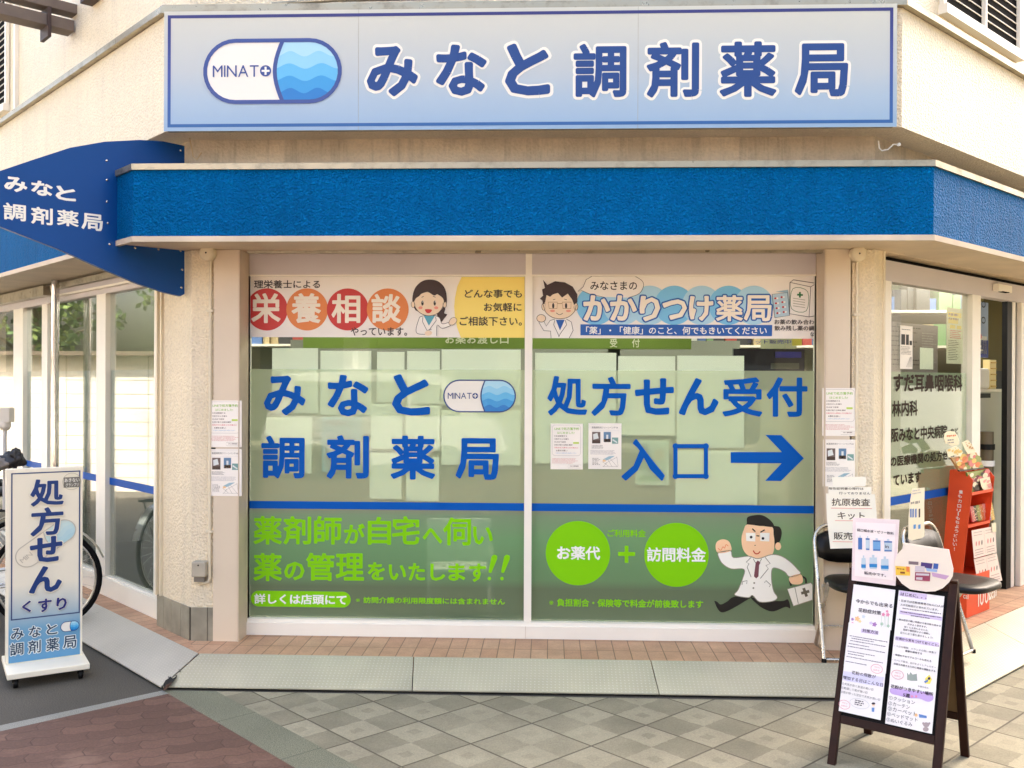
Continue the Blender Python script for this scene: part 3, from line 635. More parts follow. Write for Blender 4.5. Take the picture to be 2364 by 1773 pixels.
# lower right
for cx, cy in ((412, 851), (1111, 863)):
    c = pxy(FR, D, z8)([(cx, cy)])[0]; b.poly(FR, ell(*c, FR.uv(*z8(cx+229, cy), D)[0]-c[0], n=48), D, M_LD)
text(b, FR, 'お薬代', bx(z8, 264, 800, 570, 900), D+.001, M_WHITE, 'M'); text(b, FR, '訪問料金', bx(z8, 902, 808, 1320, 915), D+.001, M_WHITE, 'M')
text(b, FR, 'ご利用料金', bx(z8, 622, 682, 894, 738), D, M_LD, 'x'); text(b, FR, '※負担割合・保険等で料金が前後致します', bx(z8, 208, 1172, 1300, 1242), D, M_LD, 'x')
a = pxy(FR, D, z8)([(697, 842), (818, 872), (744, 798), (770, 920)]); b.quad(FR, a[0][0], a[1][0], a[1][1], a[0][1], D, M_LD); b.quad(FR, a[2][0], a[3][0], a[3][1], a[2][1], D+.0003, M_LD)
sub(b, 'green_lettering')
# running pharmacist sticker
b = MB(); C_ = pxy(FR, D, z8); SK = mat('print_skin', (250, 205, 160), .5); WC = mat('print_white', (248, 244, 230), .5); GL = mat('print_grey_line', (150, 144, 122), .5); BK = mat('print_black', (10, 10, 9), .4); RD = mat('print_red', (200, 60, 30), .5); MR = mat('print_maroon', (120, 66, 74), .5)
def P_(pts, m, l, sm=True): b.poly(FR, C_(smooth(pts) if sm else pts), D+l*.0004, m)
def L_(pts, w_, m, l, sm=True, cl=False): b.line(FR, C_(smooth(pts, closed=cl) if sm else pts), w_*.00073, D+l*.0004, m, cl)
P_([(1520, 1160), (1655, 1150), (1600, 1190), (1480, 1258), (1420, 1266), (1380, 1195), (1400, 1196), (1425, 1215), (1470, 1195)], BK, 0)
P_([(1640, 1165), (1740, 1190), (1800, 1190), (1868, 1190), (1903, 1180), (1918, 1242), (1885, 1232), (1800, 1264), (1740, 1250), (1690, 1218)], BK, 0)
P_([(1622, 600), (1650, 585), (1720, 582), (1780, 620), (1800, 655), (1842, 665), (1858, 705), (1845, 765), (1815, 795), (1790, 800), (1700, 700), (1618, 655), (1610, 640)], BK, 1)
P_([(1612, 648), (1700, 658), (1788, 664), (1800, 720), (1806, 780), (1796, 850), (1755, 884), (1690, 890), (1620, 868), (1582, 820), (1572, 745), (1588, 685)], SK, 2)
b.poly(FR, [p for p in C_([(1832+22*math.cos(t*.5), 802+28*math.sin(t*.5)) for t in range(12)])], D+.0009, SK)
P_([(1612, 640), (1612, 600), (1650, 584), (1720, 582), (1780, 620), (1798, 664), (1700, 655), (1612, 647)], BK, 3)
coat = [(1405, 850), (1450, 838), (1497, 835), (1515, 882), (1620, 872), (1690, 890), (1780, 862), (1850, 870), (1915, 910), (1965, 960), (1990, 997), (1915, 1018), (1880, 985), (1830, 960), (1790, 962), (1785, 1040), (1800, 1120), (1826, 1165), (1790, 1192), (1700, 1196), (1650, 1150), (1620, 1166), (1525, 1148), (1548, 1110), (1580, 1030), (1590, 965), (1500, 962), (1440, 928), (1415, 890)]
P_(coat, WC, 4); L_(coat, 6, GL, 5, cl=True)
P_([(1388, 805), (1400, 768), (1440, 752), (1480, 765), (1498, 800), (1494, 836), (1408, 850)], SK, 5); L_([(1405, 815), (1425, 830), (1440, 805), (1452, 815), (1462, 790), (1478, 800)], 5, mat('print_orange', (235, 130, 80), .5), 6)
P_([(1912, 1020), (1990, 1000), (2008, 1050), (1980, 1072), (1925, 1066)], SK, 5)
for x in (1603, 1703): P_([(x, 706), (x+68, 708), (x+66, 768), (x+2, 764)], WC, 5, False)
for c in ((1640, 737), (1724, 746)): P_(ell(*c, 10, 10, 12), BK, 6, False)
P_(ell(1668, 795, 4, 4, 8), BK, 6, False)
L_([(1648, 677), (1670, 698)], 9, BK, 6, False); L_([(1736, 685), (1706, 703)], 9, BK, 6, False); L_([(1678, 727), (1698, 729)], 9, BK, 6, False)
L_([(1655, 832), (1668, 852), (1688, 854), (1704, 838)], 9, RD, 6)
P_([(1672, 918), (1688, 902), (1706, 918), (1697, 935), (1692, 1015), (1676, 1030), (1660, 1015), (1670, 935)], MR, 6, False)
for pl in ([(1640, 880), (1605, 915), (1625, 925), (1612, 950), (1640, 1020)], [(1740, 880), (1775, 925), (1745, 938), (1762, 960), (1705, 1030)], [(1655, 890), (1672, 920)], [(1715, 890), (1700, 915)], [(1575, 1075), (1580, 1052), (1612, 1045), (1608, 1068)], [(1735, 1060), (1745, 1045), (1778, 1075), (1768, 1090)]): L_(pl, 6, GL, 6, False)
for c in ((1662, 1062), (1656, 1098)): P_(ell(*c, 7, 7, 10), GL, 6, False)
L_([(1925, 1082), (1915, 1045), (1935, 1015), (1960, 1008)], 14, BK, 3); L_([(1990, 1012), (2025, 1030), (2030, 1065)], 14, BK, 3)
bag = [(1897, 1105), (2062, 1060), (2076, 1075), (2076, 1182), (1940, 1226)]; P_(bag, WC, 4, False); L_(bag, 6, GL, 5, False, True); L_([(1950, 1092), (1975, 1210)], 5, GL, 5, False)
L_([(1995, 1135), (2052, 1120)], 22, mat('print_cross', (110, 102, 84), .5), 6, False); L_([(2012, 1098), (2034, 1158)], 22, mat('print_cross', (0, 0, 0)), 7, False)
sub(b, 'pharmacist_sticker')
# banners (printed sheets on the upper panes)
def banner(x0, x1, y0, y1, label):
    b = MB(); u0, v1 = FR.uv(x0, y0, D); u1, v0 = FR.uv(x1, y1, D); b.box(FR, u0, u1, v0, v1, DG+.0005, DG+.002, mat('banner_vinyl', (238, 230, 220), .5))
    return b, label
B1, lb1 = banner(577, 1211, 638.5, 779.5, 'white and yellow printed banner with four red and orange discs and a ponytailed woman')
t1 = thing('window_banner', FR.at(-.95, 0, D)+Vector((0, 0, 1.95)), lb1, 'banner'); ORG[t1.name] = Vector(t1.location)
B1.build('banner_sheet', t1)
b = MB(); W5 = lambda x: FR.uv(x, 700, D)[0]
RED, ORA = mat('disc_red', (198, 40, 34), .5), mat('disc_orange', (224, 128, 60), .5)
ww = WL+.002
for k, (cx, m) in enumerate(((182, RED), (485, ORA), (790, RED), (1090, ORA))):
    c = pxy(FR, D, z5)([(cx, 372)])[0]; r = .0655
    r = FR.uv(*z5(cx+157, 372), D)[0]-c[0]
    b.poly(FR, [(max(p[0], ww), p[1]) for p in ell(*c, r, n=48)], D+.0003*k, m)
c = pxy(FR, D, z5)([(1590, 350), (2118, 128), (2118, 585), (1645, 128), (1640, 585)])
b.poly(FR, [c[3], *[pxy(FR, D, z5)([p])[0] for p in ((1612, 200), (1594, 290), (1589, 350), (1594, 420), (1612, 510))], c[4], c[2], c[1]], D+.0002, mat('banner_yellow', (245, 218, 110), .5))
b.build('colour_shapes', t1)
b = MB(); ink = mat('banner_ink', (44, 34, 32), .5)
text(b, FR, '理栄養士による', bx(z5, 86, 152, 582, 214), D+.002, ink, 'b'); text(b, FR, 'やっています。', bx(z5, 812, 505, 1236, 570), D+.002, ink, 'b')
for s_, bb in (('どんな事でも', (1668, 222, 2098, 286)), ('お気軽に', (1812, 322, 2095, 388)), ('ご相談下さい。', (1630, 425, 2098, 495))): text(b, FR, s_, bx(z5, *bb), D+.002, ink, 'b')
for s_, bb in (('栄', (66, 250, 285, 475)), ('養', (368, 250, 588, 475)), ('相', (668, 255, 884, 475)), ('談', (968, 255, 1190, 475))): text(b, FR, s_, bx(z5, *bb), D+.002, mat('banner_cream', (240, 228, 208), .5), 'x')
b.build('lettering', t1)
# woman
b = MB(); C_ = pxy(FR, D, z5); HR = mat('print_hair', (52, 26, 20), .5); SK2 = mat('print_skin_pale', (238, 212, 180), .5); WT = mat('print_coat_white', (240, 234, 226), .5); PK = mat('print_cheek', (234, 150, 128), .5); TL = mat('print_teal', (80, 160, 180), .5); LN = mat('print_outline', (40, 30, 28), .5)
D0 = D; D = D0+.003
P_([(1490, 350), (1522, 365), (1515, 400), (1536, 410), (1515, 440), (1490, 468), (1470, 440), (1462, 400)], HR, 0)
P_([(1280, 330), (1278, 270), (1300, 205), (1350, 160), (1410, 148), (1470, 162), (1515, 205), (1533, 270), (1528, 350), (1480, 390), (1320, 390)], HR, 1)
P_([(1330, 430), (1372, 418), (1440, 418), (1480, 435), (1500, 480), (1560, 468), (1565, 490), (1500, 515), (1462, 490), (1458, 570), (1350, 572), (1312, 552), (1305, 510)], WT, 2); L_([(1330, 430), (1372, 418), (1440, 418), (1480, 435), (1500, 480), (1560, 468), (1565, 490), (1500, 515), (1462, 490), (1458, 570)], 4, LN, 3); L_([(1330, 430), (1305, 510), (1312, 552), (1370, 560)], 4, LN, 3)
P_([(1362, 420), (1445, 420), (1400, 495)], TL, 3, False); L_([(1355, 430), (1352, 465), (1385, 530), (1420, 520)], 4, LN, 4, False); L_([(1450, 428), (1455, 455), (1400, 530)], 4, LN, 4, False)
P_([(1550, 480), (1562, 445), (1590, 432), (1610, 450), (1600, 475), (1575, 490)], SK2, 4); L_([(1550, 480), (1562, 445), (1590, 432), (1610, 450), (1600, 475), (1575, 490)], 3, LN, 5, cl=True)
P_([(1370, 545), (1395, 530), (1425, 545), (1405, 568), (1375, 565)], SK2, 4)
for cx in (1281, 1519): P_(ell(cx, 335, 14, 24, 14), SK2, 4, False); L_(ell(cx, 335, 14, 24, 14), 3, LN, 5, False, True)
P_([(1290, 300), (1330, 262), (1400, 240), (1470, 262), (1512, 300), (1508, 350), (1470, 398), (1400, 420), (1330, 398), (1296, 350)], SK2, 5); L_([(1292, 320), (1300, 360), (1340, 402), (1400, 420), (1465, 402), (1500, 360), (1510, 320)], 4, LN, 6)
P_([(1284, 320), (1282, 250), (1320, 190), (1400, 160), (1480, 190), (1526, 250), (1520, 325), (1500, 275), (1470, 255), (1440, 268), (1400, 245), (1360, 235), (1330, 270), (1302, 290)], HR, 7)
for cx in (1352, 1444): P_(ell(cx, 325, 9, 19, 14), LN, 7, False); P_(ell(cx+3, 316, 3, 5, 8), WT, 8, False)
for cx in (1337, 1455): P_(ell(cx, 360, 16, 11, 14), PK, 7, False)
P_([(1372, 372), (1422, 374), (1412, 395), (1396, 401), (1380, 394)], RED, 8)
L_([(1345, 283), (1362, 272)], 4, LN, 8, False); L_([(1430, 272), (1450, 282)], 4, LN, 8, False)
b.build('woman_drawing', t1); D = D0
B2, lb2 = banner(1229.5, 1880, 637.5, 782, 'white and blue printed banner with a bespectacled man and large outlined lettering')
t2 = thing('window_banner', FR.at(.75, 0, D)+Vector((0, 0, 1.95)), lb2, 'banner'); ORG[t2.name] = Vector(t2.location); B2.build('banner_sheet', t2)
b = MB(); la, lb_ = mat('disc_sky', (120, 190, 226), .5), mat('disc_pale', (170, 210, 228), .5)
for k, (cx, m) in enumerate(((540, la), (730, lb_), (920, lb_), (1095, la), (1290, lb_), (1480, la), (1660, lb_))):
    c = pxy(FR, D, z7)([(cx, 322)])[0]; r = FR.uv(*z7(cx+140, 322), D)[0]-c[0]; b.poly(FR, ell(*c, r, n=40), D+.0002*k, m)
C_ = pxy(FR, D, z7)
P_([(430, 457), (1790, 462), (1788, 541), (430, 535)], M_NAVY if 0 else mat('banner_blue', (24, 88, 168), .5), 4, False)
b.poly(FR, C_([(450, 185), (470, 140), (510, 120), (820, 118), (868, 150), (876, 190), (850, 240), (780, 268), (560, 262), (480, 235), (440, 220), (412, 224), (452, 200)]), D+.0026, mat('banner_vinyl', (0, 0, 0)))
b.build('colour_shapes', t2)
b = MB()
text(b, FR, 'みなさまの', bx(z7, 500, 152, 832, 214), D+.004, ink, 'b')
b.line(FR, C_([(510, 118), (470, 140), (450, 190), (412, 224), (440, 218), (490, 240), (600, 266)]), .0025, D+.004, ink); b.line(FR, C_(smooth([(820, 118), (868, 150), (876, 190), (845, 240), (770, 268)], closed=False)), .0025, D+.004, ink)
for s_, bb in (('か', (450, 250, 640, 432)), ('か', (640, 250, 830, 432)), ('り', (850, 255, 995, 435)), ('つ', (1012, 280, 1185, 425)), ('け', (1200, 255, 1372, 432)), ('薬', (1392, 250, 1582, 435)), ('局', (1590, 250, 1785, 435))):
    text(b, FR, s_, bx(z7, *bb), D+.003, mat('banner_blue', (0, 0, 0)), 'H'); text(b, FR, s_, bx(z7, *bb), D+.0045, mat('banner_cream', (0, 0, 0)), 'R' if ord(s_) < 0x3100 else 'M')
text(b, FR, '「薬」・「健康」のこと、何でもきいてください', bx(z7, 470, 472, 1752, 530), D+.004, M_WHITE, 'b')
text(b, FR, 'お薬の飲み合わ', bx(z7, 1806, 422, 2088, 458), D+.003, ink, 'b'); text(b, FR, '飲み残し薬の調', bx(z7, 1806, 466, 2088, 502), D+.003, ink, 'b'); text(b, FR, 'な', bx(z7, 2060, 512, 2086, 542), D+.003, ink, 'b')
b.build('lettering', t2)
b = MB(); D = D0+.003
P_([(215, 430), (250, 420), (330, 420), (365, 440), (378, 500), (350, 550), (350, 555), (215, 555), (218, 500), (165, 500), (135, 440), (165, 430), (185, 470)], WT, 1, False); L_([(222, 555), (218, 505), (170, 502), (135, 442), (168, 430), (188, 470), (215, 430), (250, 420)], 4, LN, 2, False); L_([(330, 420), (365, 440), (378, 500), (350, 555)], 4, LN, 2, False)
P_([(255, 425), (318, 425), (285, 500)], mat('banner_blue', (0, 0, 0)), 3, False); L_([(248, 428), (240, 460), (280, 545)], 4, LN, 4, False); L_([(322, 428), (332, 460), (290, 520), (275, 545)], 4, LN, 4, False)
P_(ell(152, 415, 32, 27, 16), SK2, 4, False); L_(ell(152, 415, 32, 27, 16), 4, LN, 5, False, True)
for cx in (170, 398): P_(ell(cx, 332, 14, 26, 14), SK2, 4, False); L_(ell(cx, 332, 14, 26, 14), 4, LN, 5, False, True)
P_([(165, 300), (190, 230), (285, 200), (380, 230), (402, 300), (395, 360), (350, 402), (285, 418), (220, 402), (176, 360)], SK2, 5); L_([(168, 320), (182, 368), (225, 405), (285, 418), (345, 405), (388, 365), (400, 320)], 4, LN, 6)
P_([(142, 275), (165, 255), (158, 210), (178, 200), (165, 142), (195, 178), (250, 152), (320, 160), (375, 190), (408, 245), (408, 300), (385, 320), (370, 280), (340, 240), (300, 268), (270, 235), (235, 245), (215, 262), (190, 250), (180, 300), (165, 320), (160, 290)], HR, 7, False)
GLD = mat('print_glasses', (170, 130, 84), .5)
for x in (202, 300): L_([(x, 300), (x+64, 300), (x+62, 345), (x+6, 345)], 5, GLD, 8, False, True)
L_([(266, 310), (300, 310)], 5, GLD, 8, False)
for cx in (237, 328): P_(ell(cx, 326, 8, 20, 12), LN, 8, False)
for cx in (232, 345): P_(ell(cx, 362, 18, 9, 12), PK, 7, False)
L_([(258, 376), (282, 390), (305, 378)], 4, LN, 8); L_([(235, 284), (252, 278)], 4, LN, 8, False); L_([(315, 278), (334, 284)], 4, LN, 8, False)
b.build('man_drawing', t2)
b = MB(); P_([(1812, 225), (1902, 212), (1920, 385), (1905, 390), (1895, 235)], mat('print_bluegrey', (150, 180, 196), .5), 0, False); P_([(1788, 245), (1898, 232), (1912, 395), (1808, 410)], mat('print_blister', (176, 200, 212), .5), 1, False); L_([(1788, 245), (1898, 232), (1912, 395), (1808, 410)], 4, LN, 2, False, True)
for r_ in range(4):
    for k in range(2):
        cx, cy = 1818+k*45+r_*5, 273-k*8+r_*35; P_(ell(cx-7, cy, 8, 7, 10), mat('disc_red', (0, 0, 0)), 3, False); P_(ell(cx+7, cy-1, 8, 7, 10), WT, 3, False)
P_([(1915, 160), (1940, 142), (2090, 165), (2088, 400), (2045, 405), (1912, 382)], WT, 2, False); L_([(2088, 165), (1940, 142), (1915, 160), (1912, 382), (2050, 405), (2088, 398)], 5, LN, 3, False); L_([(1915, 160), (2062, 192), (2088, 175)], 4, LN, 3, False); L_([(2062, 192), (2050, 405)], 4, LN, 3, False)
L_([(1935, 205), (2040, 225), (2030, 362), (1925, 345)], 4, mat('print_green', (30, 110, 50), .5), 4, True, True)
L_([(1985, 228), (1985, 268)], 14, mat('print_green', (0, 0, 0)), 5, False); L_([(1965, 247), (2006, 250)], 14, mat('print_green', (0, 0, 0)), 6, False)
for k in range(4): L_([(1936, 272+k*18), (2022, 285+k*18)], 4, GL, 5, False)
b.build('medicine_drawing', t2); D = D0

# white chair just inside, blurred by the film
t = thing('waiting_chair', FR.at(-.2, .12, -.5), 'white chair standing inside behind the green film of the left pane', 'chair'); dd = -.42; CW = mat('white_chair_shell', (246, 240, 222), .5)
for x0, x1 in ((1385, 1600), (1612, 1862)):
    b = MB(); u0, v1_ = FR.uv(*z6(x0, 640), dd); u1, v0_ = FR.uv(*z6(x1, 968), dd); b.box(FR, u0, u1, v0_, v1_, dd-.03, dd, CW); b.build('backrest', t, bevel=.012)
b = MB(); u0 = FR.uv(*z6(1385, 900), dd)[0]; u1 = FR.uv(*z6(1862, 900), dd)[0]; zs_ = FR.uv(*z6(1400, 1060), dd)[1]; b.box(FR, u0, u1, zs_, zs_+.03, dd-.4, dd-.02, CW); b.build('seat', t, bevel=.01)
for u_ in (u0+.012, u1-.012):
    for d_ in (dd-.02, dd-.38): b = MB(); b.tube([FR.at(u_, .125, d_), FR.at(u_, zs_+.1, d_)], .011, CW, 8); b.build('leg', t)
# ---------------- side windows
def U(P, x, y=900, d=0.): return P.uv(x, y, d)[0]
def Zc(P, x, y, d=0.): return P.uv(x, y, d)[1]
def sidewin(name): return name
DL = -.085
# left: glazing beside the corner, mullion, steel pole, sliding door
b = MB(); ul = -.66; um0, um1 = U(LW, 233, 900, DL), U(LW, 254, 900, DL); up0, up1 = U(LW, 106, 900, DL), U(LW, 119, 900, DL); ud0, ud1 = U(LW, 40, 900, DL), U(LW, 62, 900, DL)
b.box(LW, -6.5, ul+.2, 2.20, 2.345, DL-.05, DL+.03, M_HEAD); b.box(LW, -6.5, ul+.2, .112, .235, DL-.05, DL+.04, M_FRAME); b.box(LW, -6.5, ul+.2, .235, .245, DL-.02, DL+.02, M_FRAME)
for a, c in ((ul, ul+.2), (um0, um1), (up0, up1), (ud0, ud1), (-5.3, -5.2)): b.box(LW, a, c, .245, 2.20, DL-.04, DL+.032, M_FRAME)
b.box(LW, -6.5, -2.62, 2.255, 2.33, DL+.031, DL+.10, M_TRIM); b.box(LW, -2.55, -.48, 2.29, 2.33, DL+.031, DL+.075, M_TRIM); b.box(LW, -2.55, -.48, 2.235, 2.25, DL+.031, DL+.06, M_FRAME)
WL_ = b.build('left_window', BLD); ORG[WL_.name] = ORG[BLD.name]
M_FILML = film('frosted_film_side', (176, 196, 192), .55); M_FILMD = film('grey_film_side', (120, 132, 128), .6)
z0s, z1s = .875, .925
for a, c in ((um1, ul), (up1, um0), (ud1, up0), (-5.2, ud0)):
    b = MB(); b.box(LW, a, c, .245, 2.20, DL-.006, DL, M_GLASSL); b.build('glass_pane', WL_)
    b = MB(); b.quad(LW, a, c, z1s, ZF, DL-.008, M_FILML); b.build('frosted_film', WL_)
    b = MB(); b.quad(LW, a, c, .245, z0s, DL-.008, M_FILMD); b.build('grey_film', WL_)
    b = MB(); b.quad(LW, a, c, z0s, z1s, DL+.0014, M_VINYL); b.build('blue_stripe', WL_)
b = MB(); pc = LW.at(U(LW, 127, 900, .03), 0, .03); b.tube([pc+Vector((0, 0, .11)), pc+Vector((0, 0, 2.345))], .028, M_POLE, 14); b.lathe(pc+Vector((0, 0, .112)), (0, 0, 1), [(.05, 0), (.05, .012), (.03, .02)], M_POLE)
tag(b.build('steel_post'), 'polished steel post in front of the left shop windows, under the blue canopy', 'post')
# right: glazing, mullion, open sliding door
b = MB(); r0 = .122; g0, g1 = U(RW, 2057, 900, DL+.03), U(RW, 2233, 900, DL); d0_, d1_ = U(RW, 2252, 900, DL), U(RW, 2328, 900, DL)
b.box(RW, r0, 6.4, 2.195, 2.315, DL-.05, DL+.03, M_HEAD); b.box(RW, r0, 6.4, 2.318, 2.346, DL-.05, DL-.01, M_DARK)
b.box(RW, r0, g0, .112, 2.195, DL-.04, DL+.03, M_FRAME); b.box(RW, g0, g1, .112, .235, DL-.04, DL+.03, M_FRAME); b.box(RW, g1, d0_, .112, 2.195, DL-.04, DL+.032, M_FRAME)
b.box(RW, d1_+.10, d1_+.16, .112, 2.195, DL-.05, DL-.01, M_FRAME); b.box(RW, d1_+.195, d1_+.32, .112, 2.195, DL-.05, DL+.02, M_FRAME)
b.box(RW, d1_+.32, 6.4, .112, .4, DL-.05, DL+.02, M_FRAME)
b.box(RW, d1_+.01, d1_+.095, .112, 2.195, DL-.05, DL-.012, M_BLK); b.box(RW, d1_+.165, d1_+.19, .112, 2.195, DL-.05, DL-.015, M_DARK)
WR_ = b.build('right_window', BLD); ORG[WR_.name] = ORG[BLD.name]
for a, c in ((g0, g1), (d1_+.32, 6.38)):
    zb_ = .235 if a == g0 else .4
    b = MB(); b.box(RW, a, c, zb_, 2.195, DL-.006, DL, M_GLASS); b.build('glass_pane', WR_)
    b = MB(); b.quad(RW, a, c, z1s, ZF, DL-.008, film('frosted_film_right', (190, 212, 176), .5)); b.build('frosted_film', WR_)
    b = MB(); b.quad(RW, a, c, z0s, z1s, DL+.0014, M_VINYL); b.build('blue_stripe', WR_)
zr1 = lambda x, y: (1860+x/3.3174, 540+y/3.3174)
zr2 = lambda x, y: (1860+x/4.1468, 1000+y/4.1468)
zr3 = lambda x, y: (1860+x/3.5079, 1300+y/3.5079)
zr7 = lambda x, y: (2040+x/5.5309, 600+y/5.5309)
b = MB(); DT = DL+.002; M_BRN = mat('brown_vinyl', (40, 24, 14), .6, spec=.1)
def wtext(s_, tr, x0, y0, x1, y1, st='R', rise=0):
    u0, v1 = RW.uv(*tr(x0, y0), DT); u1, v0 = RW.uv(*tr(x1, y1), DT); text(b, RW, s_, (u0, v1, u1, v0), DT, M_BRN, st, px=False)
wtext('すだ耳鼻咽喉科', zr1, 672, 1066, 1200, 1206); wtext('林内科', zr1, 662, 1278, 858, 1392); wtext('阪みなと中央病院', zr1, 656, 1488, 1085, 1560); wtext('など', zr1, 1112, 1490, 1168, 1530)
wtext('の医療機関の処方せん', zr2, 810, 222, 1420, 250); wtext('ています', zr2, 838, 398, 1105, 470)
b.build('brown_lettering', WR_)
b = MB(); b.box(RW, *[U(RW, q, 660, DL+.05) for q in (2298.6, 2330)], Zc(RW, 2300, 672, DL+.05), Zc(RW, 2300, 655, DL+.05), DL+.03, DL+.07, M_FRAME)
b.box(RW, U(RW, 2307, 660, DL+.05), U(RW, 2324, 660, DL+.05), Zc(RW, 2310, 672.5, DL+.05)-.006, Zc(RW, 2310, 672.5, DL+.05), DL+.04, DL+.071, M_DARK)
tag(b.build('door_sensor', bevel=.004), 'small white motion sensor box above the open doorway', 'sensor')
# ---------------- interior seen through the glass
b = MB(); M_GRN = mat('green_counter_sign', (112, 140, 50), .6); DI = -1.6
def ibox(mb, P, d, x0, y0, x1, y1, m, th=.03):
    u0, v1 = P.uv(x0, y0, d); u1, v0 = P.uv(x1, y1, d); mb.box(P, u0, u1, v0, v1, d-th, d, m)
ibox(b, FR, DI, 700, 700, 1596, 806, M_GRN, .05)
t = thing('counter_sign', FR.at(0, 2.3, DI), 'olive green hanging fascia with white lettering above the dispensary counter', 'sign'); ORG[t.name] = Vector(t.location); b.build('sign_board', t)
b = MB(); IW = mat('sign_cream_letter', (225, 228, 196), .6)
text(b, FR, '受', (1408, 782, 1425, 802), DI+.003, IW, 'b'); text(b, FR, '付', (1459, 782, 1477, 802), DI+.003, IW, 'b'); text(b, FR, 'お薬お渡し口', (1028, 770, 1174, 794), DI+.003, IW, 'b'); b.build('lettering', t)
b = MB()
for u0, u1 in ((-2.2, -.9), (-.8, .5), (.6, 1.6)): b.box(FR, u0, u1, 1.15, 1.95, -2.7, -2.66, mat('counter_glass_back', (120, 124, 110), .5)); 
b.box(FR, -2.6, 1.9, .12, 1.05, -2.6, -2.1, mat('counter_front', (118, 116, 94), .5)); b.box(FR, -2.65, 1.95, 1.05, 1.09, -2.62, -2.05, mat('counter_top', (140, 136, 112), .5))
tag(b.build('dispensary_counter'), 'pale dispensary counter across the back of the shop, behind the front window', 'counter')
b = MB(); ibox(b, FR, -1.1, 1694, 805, 1857, 903, mat('dark_screen', (20, 18, 40), .3), .04)
t = tag(b.build('wall_screen'), 'dark violet screen hanging inside at the top right of the front window', 'screen'); ORG[t.name] = Vector(t.location)
b = MB(); ibox(b, FR, -1.09, 1790, 812, 1850, 826, mat('screen_blue', (40, 40, 150), .4), .005); ibox(b, FR, -1.09, 1780, 838, 1845, 852, mat('screen_grey', (90, 92, 84), .4), .005); b.build('screen_picture', t)
b = MB(); text(b, FR, 'キット販売中', (1726, 784, 1826, 794), -.9, mat('violet_ink', (90, 90, 150), .6), 'b'); ibox(b, FR, -.902, 1829, 780, 1851, 798, mat('yellow_card', (220, 210, 90), .6), .002)
tag(b.build('hanging_banner'), 'row of violet letters with a yellow card hung inside at the top right', 'banner')
for k, (x, y, lx) in enumerate(((-1.4, 6.9, 1.2), (.4, 6.9, 1.2), (2.2, 7.1, 1.2), (3.3, 7.9, .6), (-3.2, 7.9, 1.2))):
    b = MB(); b.slab([(x-lx/2, y-.15), (x+lx/2, y-.15), (x+lx/2, y+.15), (x-lx/2, y+.15)], 2.565, 2.598, M_LAMP)
    tag(b.build('ceiling_light'), ['lit ceiling light panel inside behind the left window pane', 'lit ceiling light panel inside near the window mullion', 'lit ceiling light inside behind the right column', 'lit square ceiling light seen through the right-hand side window', 'lit ceiling light far inside behind the left side windows'][k], 'ceiling light', 'shop ceiling lights')
# through the doorway
DW = -.33; M_OLV = mat('olive_partition', (92, 82, 44), .8)
b = MB(); b.box(RW, U(RW, 2272, 900, DW-.1), 4.2, .12, 2.55, DW-.16, DW-.11, M_OLV); tag(b.build('partition_wall'), 'olive brown partition wall inside the open doorway', 'wall')
b = MB(); u0, v1 = RW.uv(*zr1(1240, 505), DW); u1, v0 = RW.uv(*zr1(1396, 948), DW)
b.box(RW, u0, u1, v0, v1, DW-.01, DW, mat('poster_blue_grey', (150, 170, 200), .5)); b.box(RW, u0, u1, v0, v0+.13, DW, DW+.002, mat('poster_deep_blue', (24, 50, 150), .5)); b.box(RW, u0+.05, u1-.02, v1-.36, v1-.30, DW, DW+.002, mat('poster_deep_blue', (0, 0, 0)))
b.box(RW, u0+.06, u1-.03, v0+.16, v1-.39, DW, DW+.002, mat('poster_panel', (214, 214, 206), .5))
for k in range(3): b.line(RW, ell(u1-.1, v0+.28+.12*k, .035, .022, 14), .008, DW+.004, M_INK, True)
fine(b, RW, (u0+.08, v0+.5, u1-.16, v0+.2), 9, DW+.0035, M_INK, px=False); b.poly(RW, ell(u1-.15, v1-.26, .02, n=12), DW+.003, mat('poster_red', (210, 80, 90), .5)); fine(b, RW, (u0+.05, v0+.09, u1-.05, v0+.03), 2, DW+.0035, M_WHITE, px=False)
tag(b.build('standing_poster'), 'tall blue and white instruction poster inside the open doorway', 'poster')
b = MB(); u0, v1 = RW.uv(*zr1(1200, 1190), DW); u1, _ = RW.uv(*zr1(1600, 1190), DW); b.box(RW, u0+.1, u1+.3, .12, v1-.02, DW-.1, DW+.02, mat('cabinet_white', (196, 194, 180), .5)); b.box(RW, u0+.09, u1+.31, v1-.02, v1, DW-.105, DW+.03, M_FRAME)
ua, va = RW.uv(*zr1(1312, 1222), DW+.02); uc, vc = RW.uv(*zr1(1412, 1255), DW+.02); b.box(RW, ua, uc, vc, va, DW+.02, DW+.024, M_BLK)
tag(b.build('reception_cabinet'), 'white cabinet just inside the open doorway with a black slot near its top', 'cabinet')
b = MB(); ua, _ = RW.uv(*zr1(1326, 1100), DW); uc, va = RW.uv(*zr1(1415, 1030), DW); b.box(RW, ua, uc, v1+.001, va, DW-.095, DW, M_WHITE); tag(b.build('paper_dispenser', bevel=.02), 'rounded white dispenser on the cabinet inside the doorway', 'dispenser')
b = MB(); ua, _ = RW.uv(*zr1(1430, 1100), DW); uc, va = RW.uv(*zr1(1480, 965), DW); m_ = mat('pale_yellow_card', (236, 214, 150), .5); b.box(RW, ua, uc, v1+.001, va, DW-.07, DW-.02, m_)
hh = (va-v1)/5
for k in range(5): b.box(RW, ua+.02, uc-.02, v1+hh*k+.02, v1+hh*(k+1)-.02, DW-.021, DW-.008, mat('amber_box', (200, 150, 30), .5))
tag(b.build('cup_rack'), 'narrow yellow rack of five amber packets on the cabinet in the doorway', 'rack')
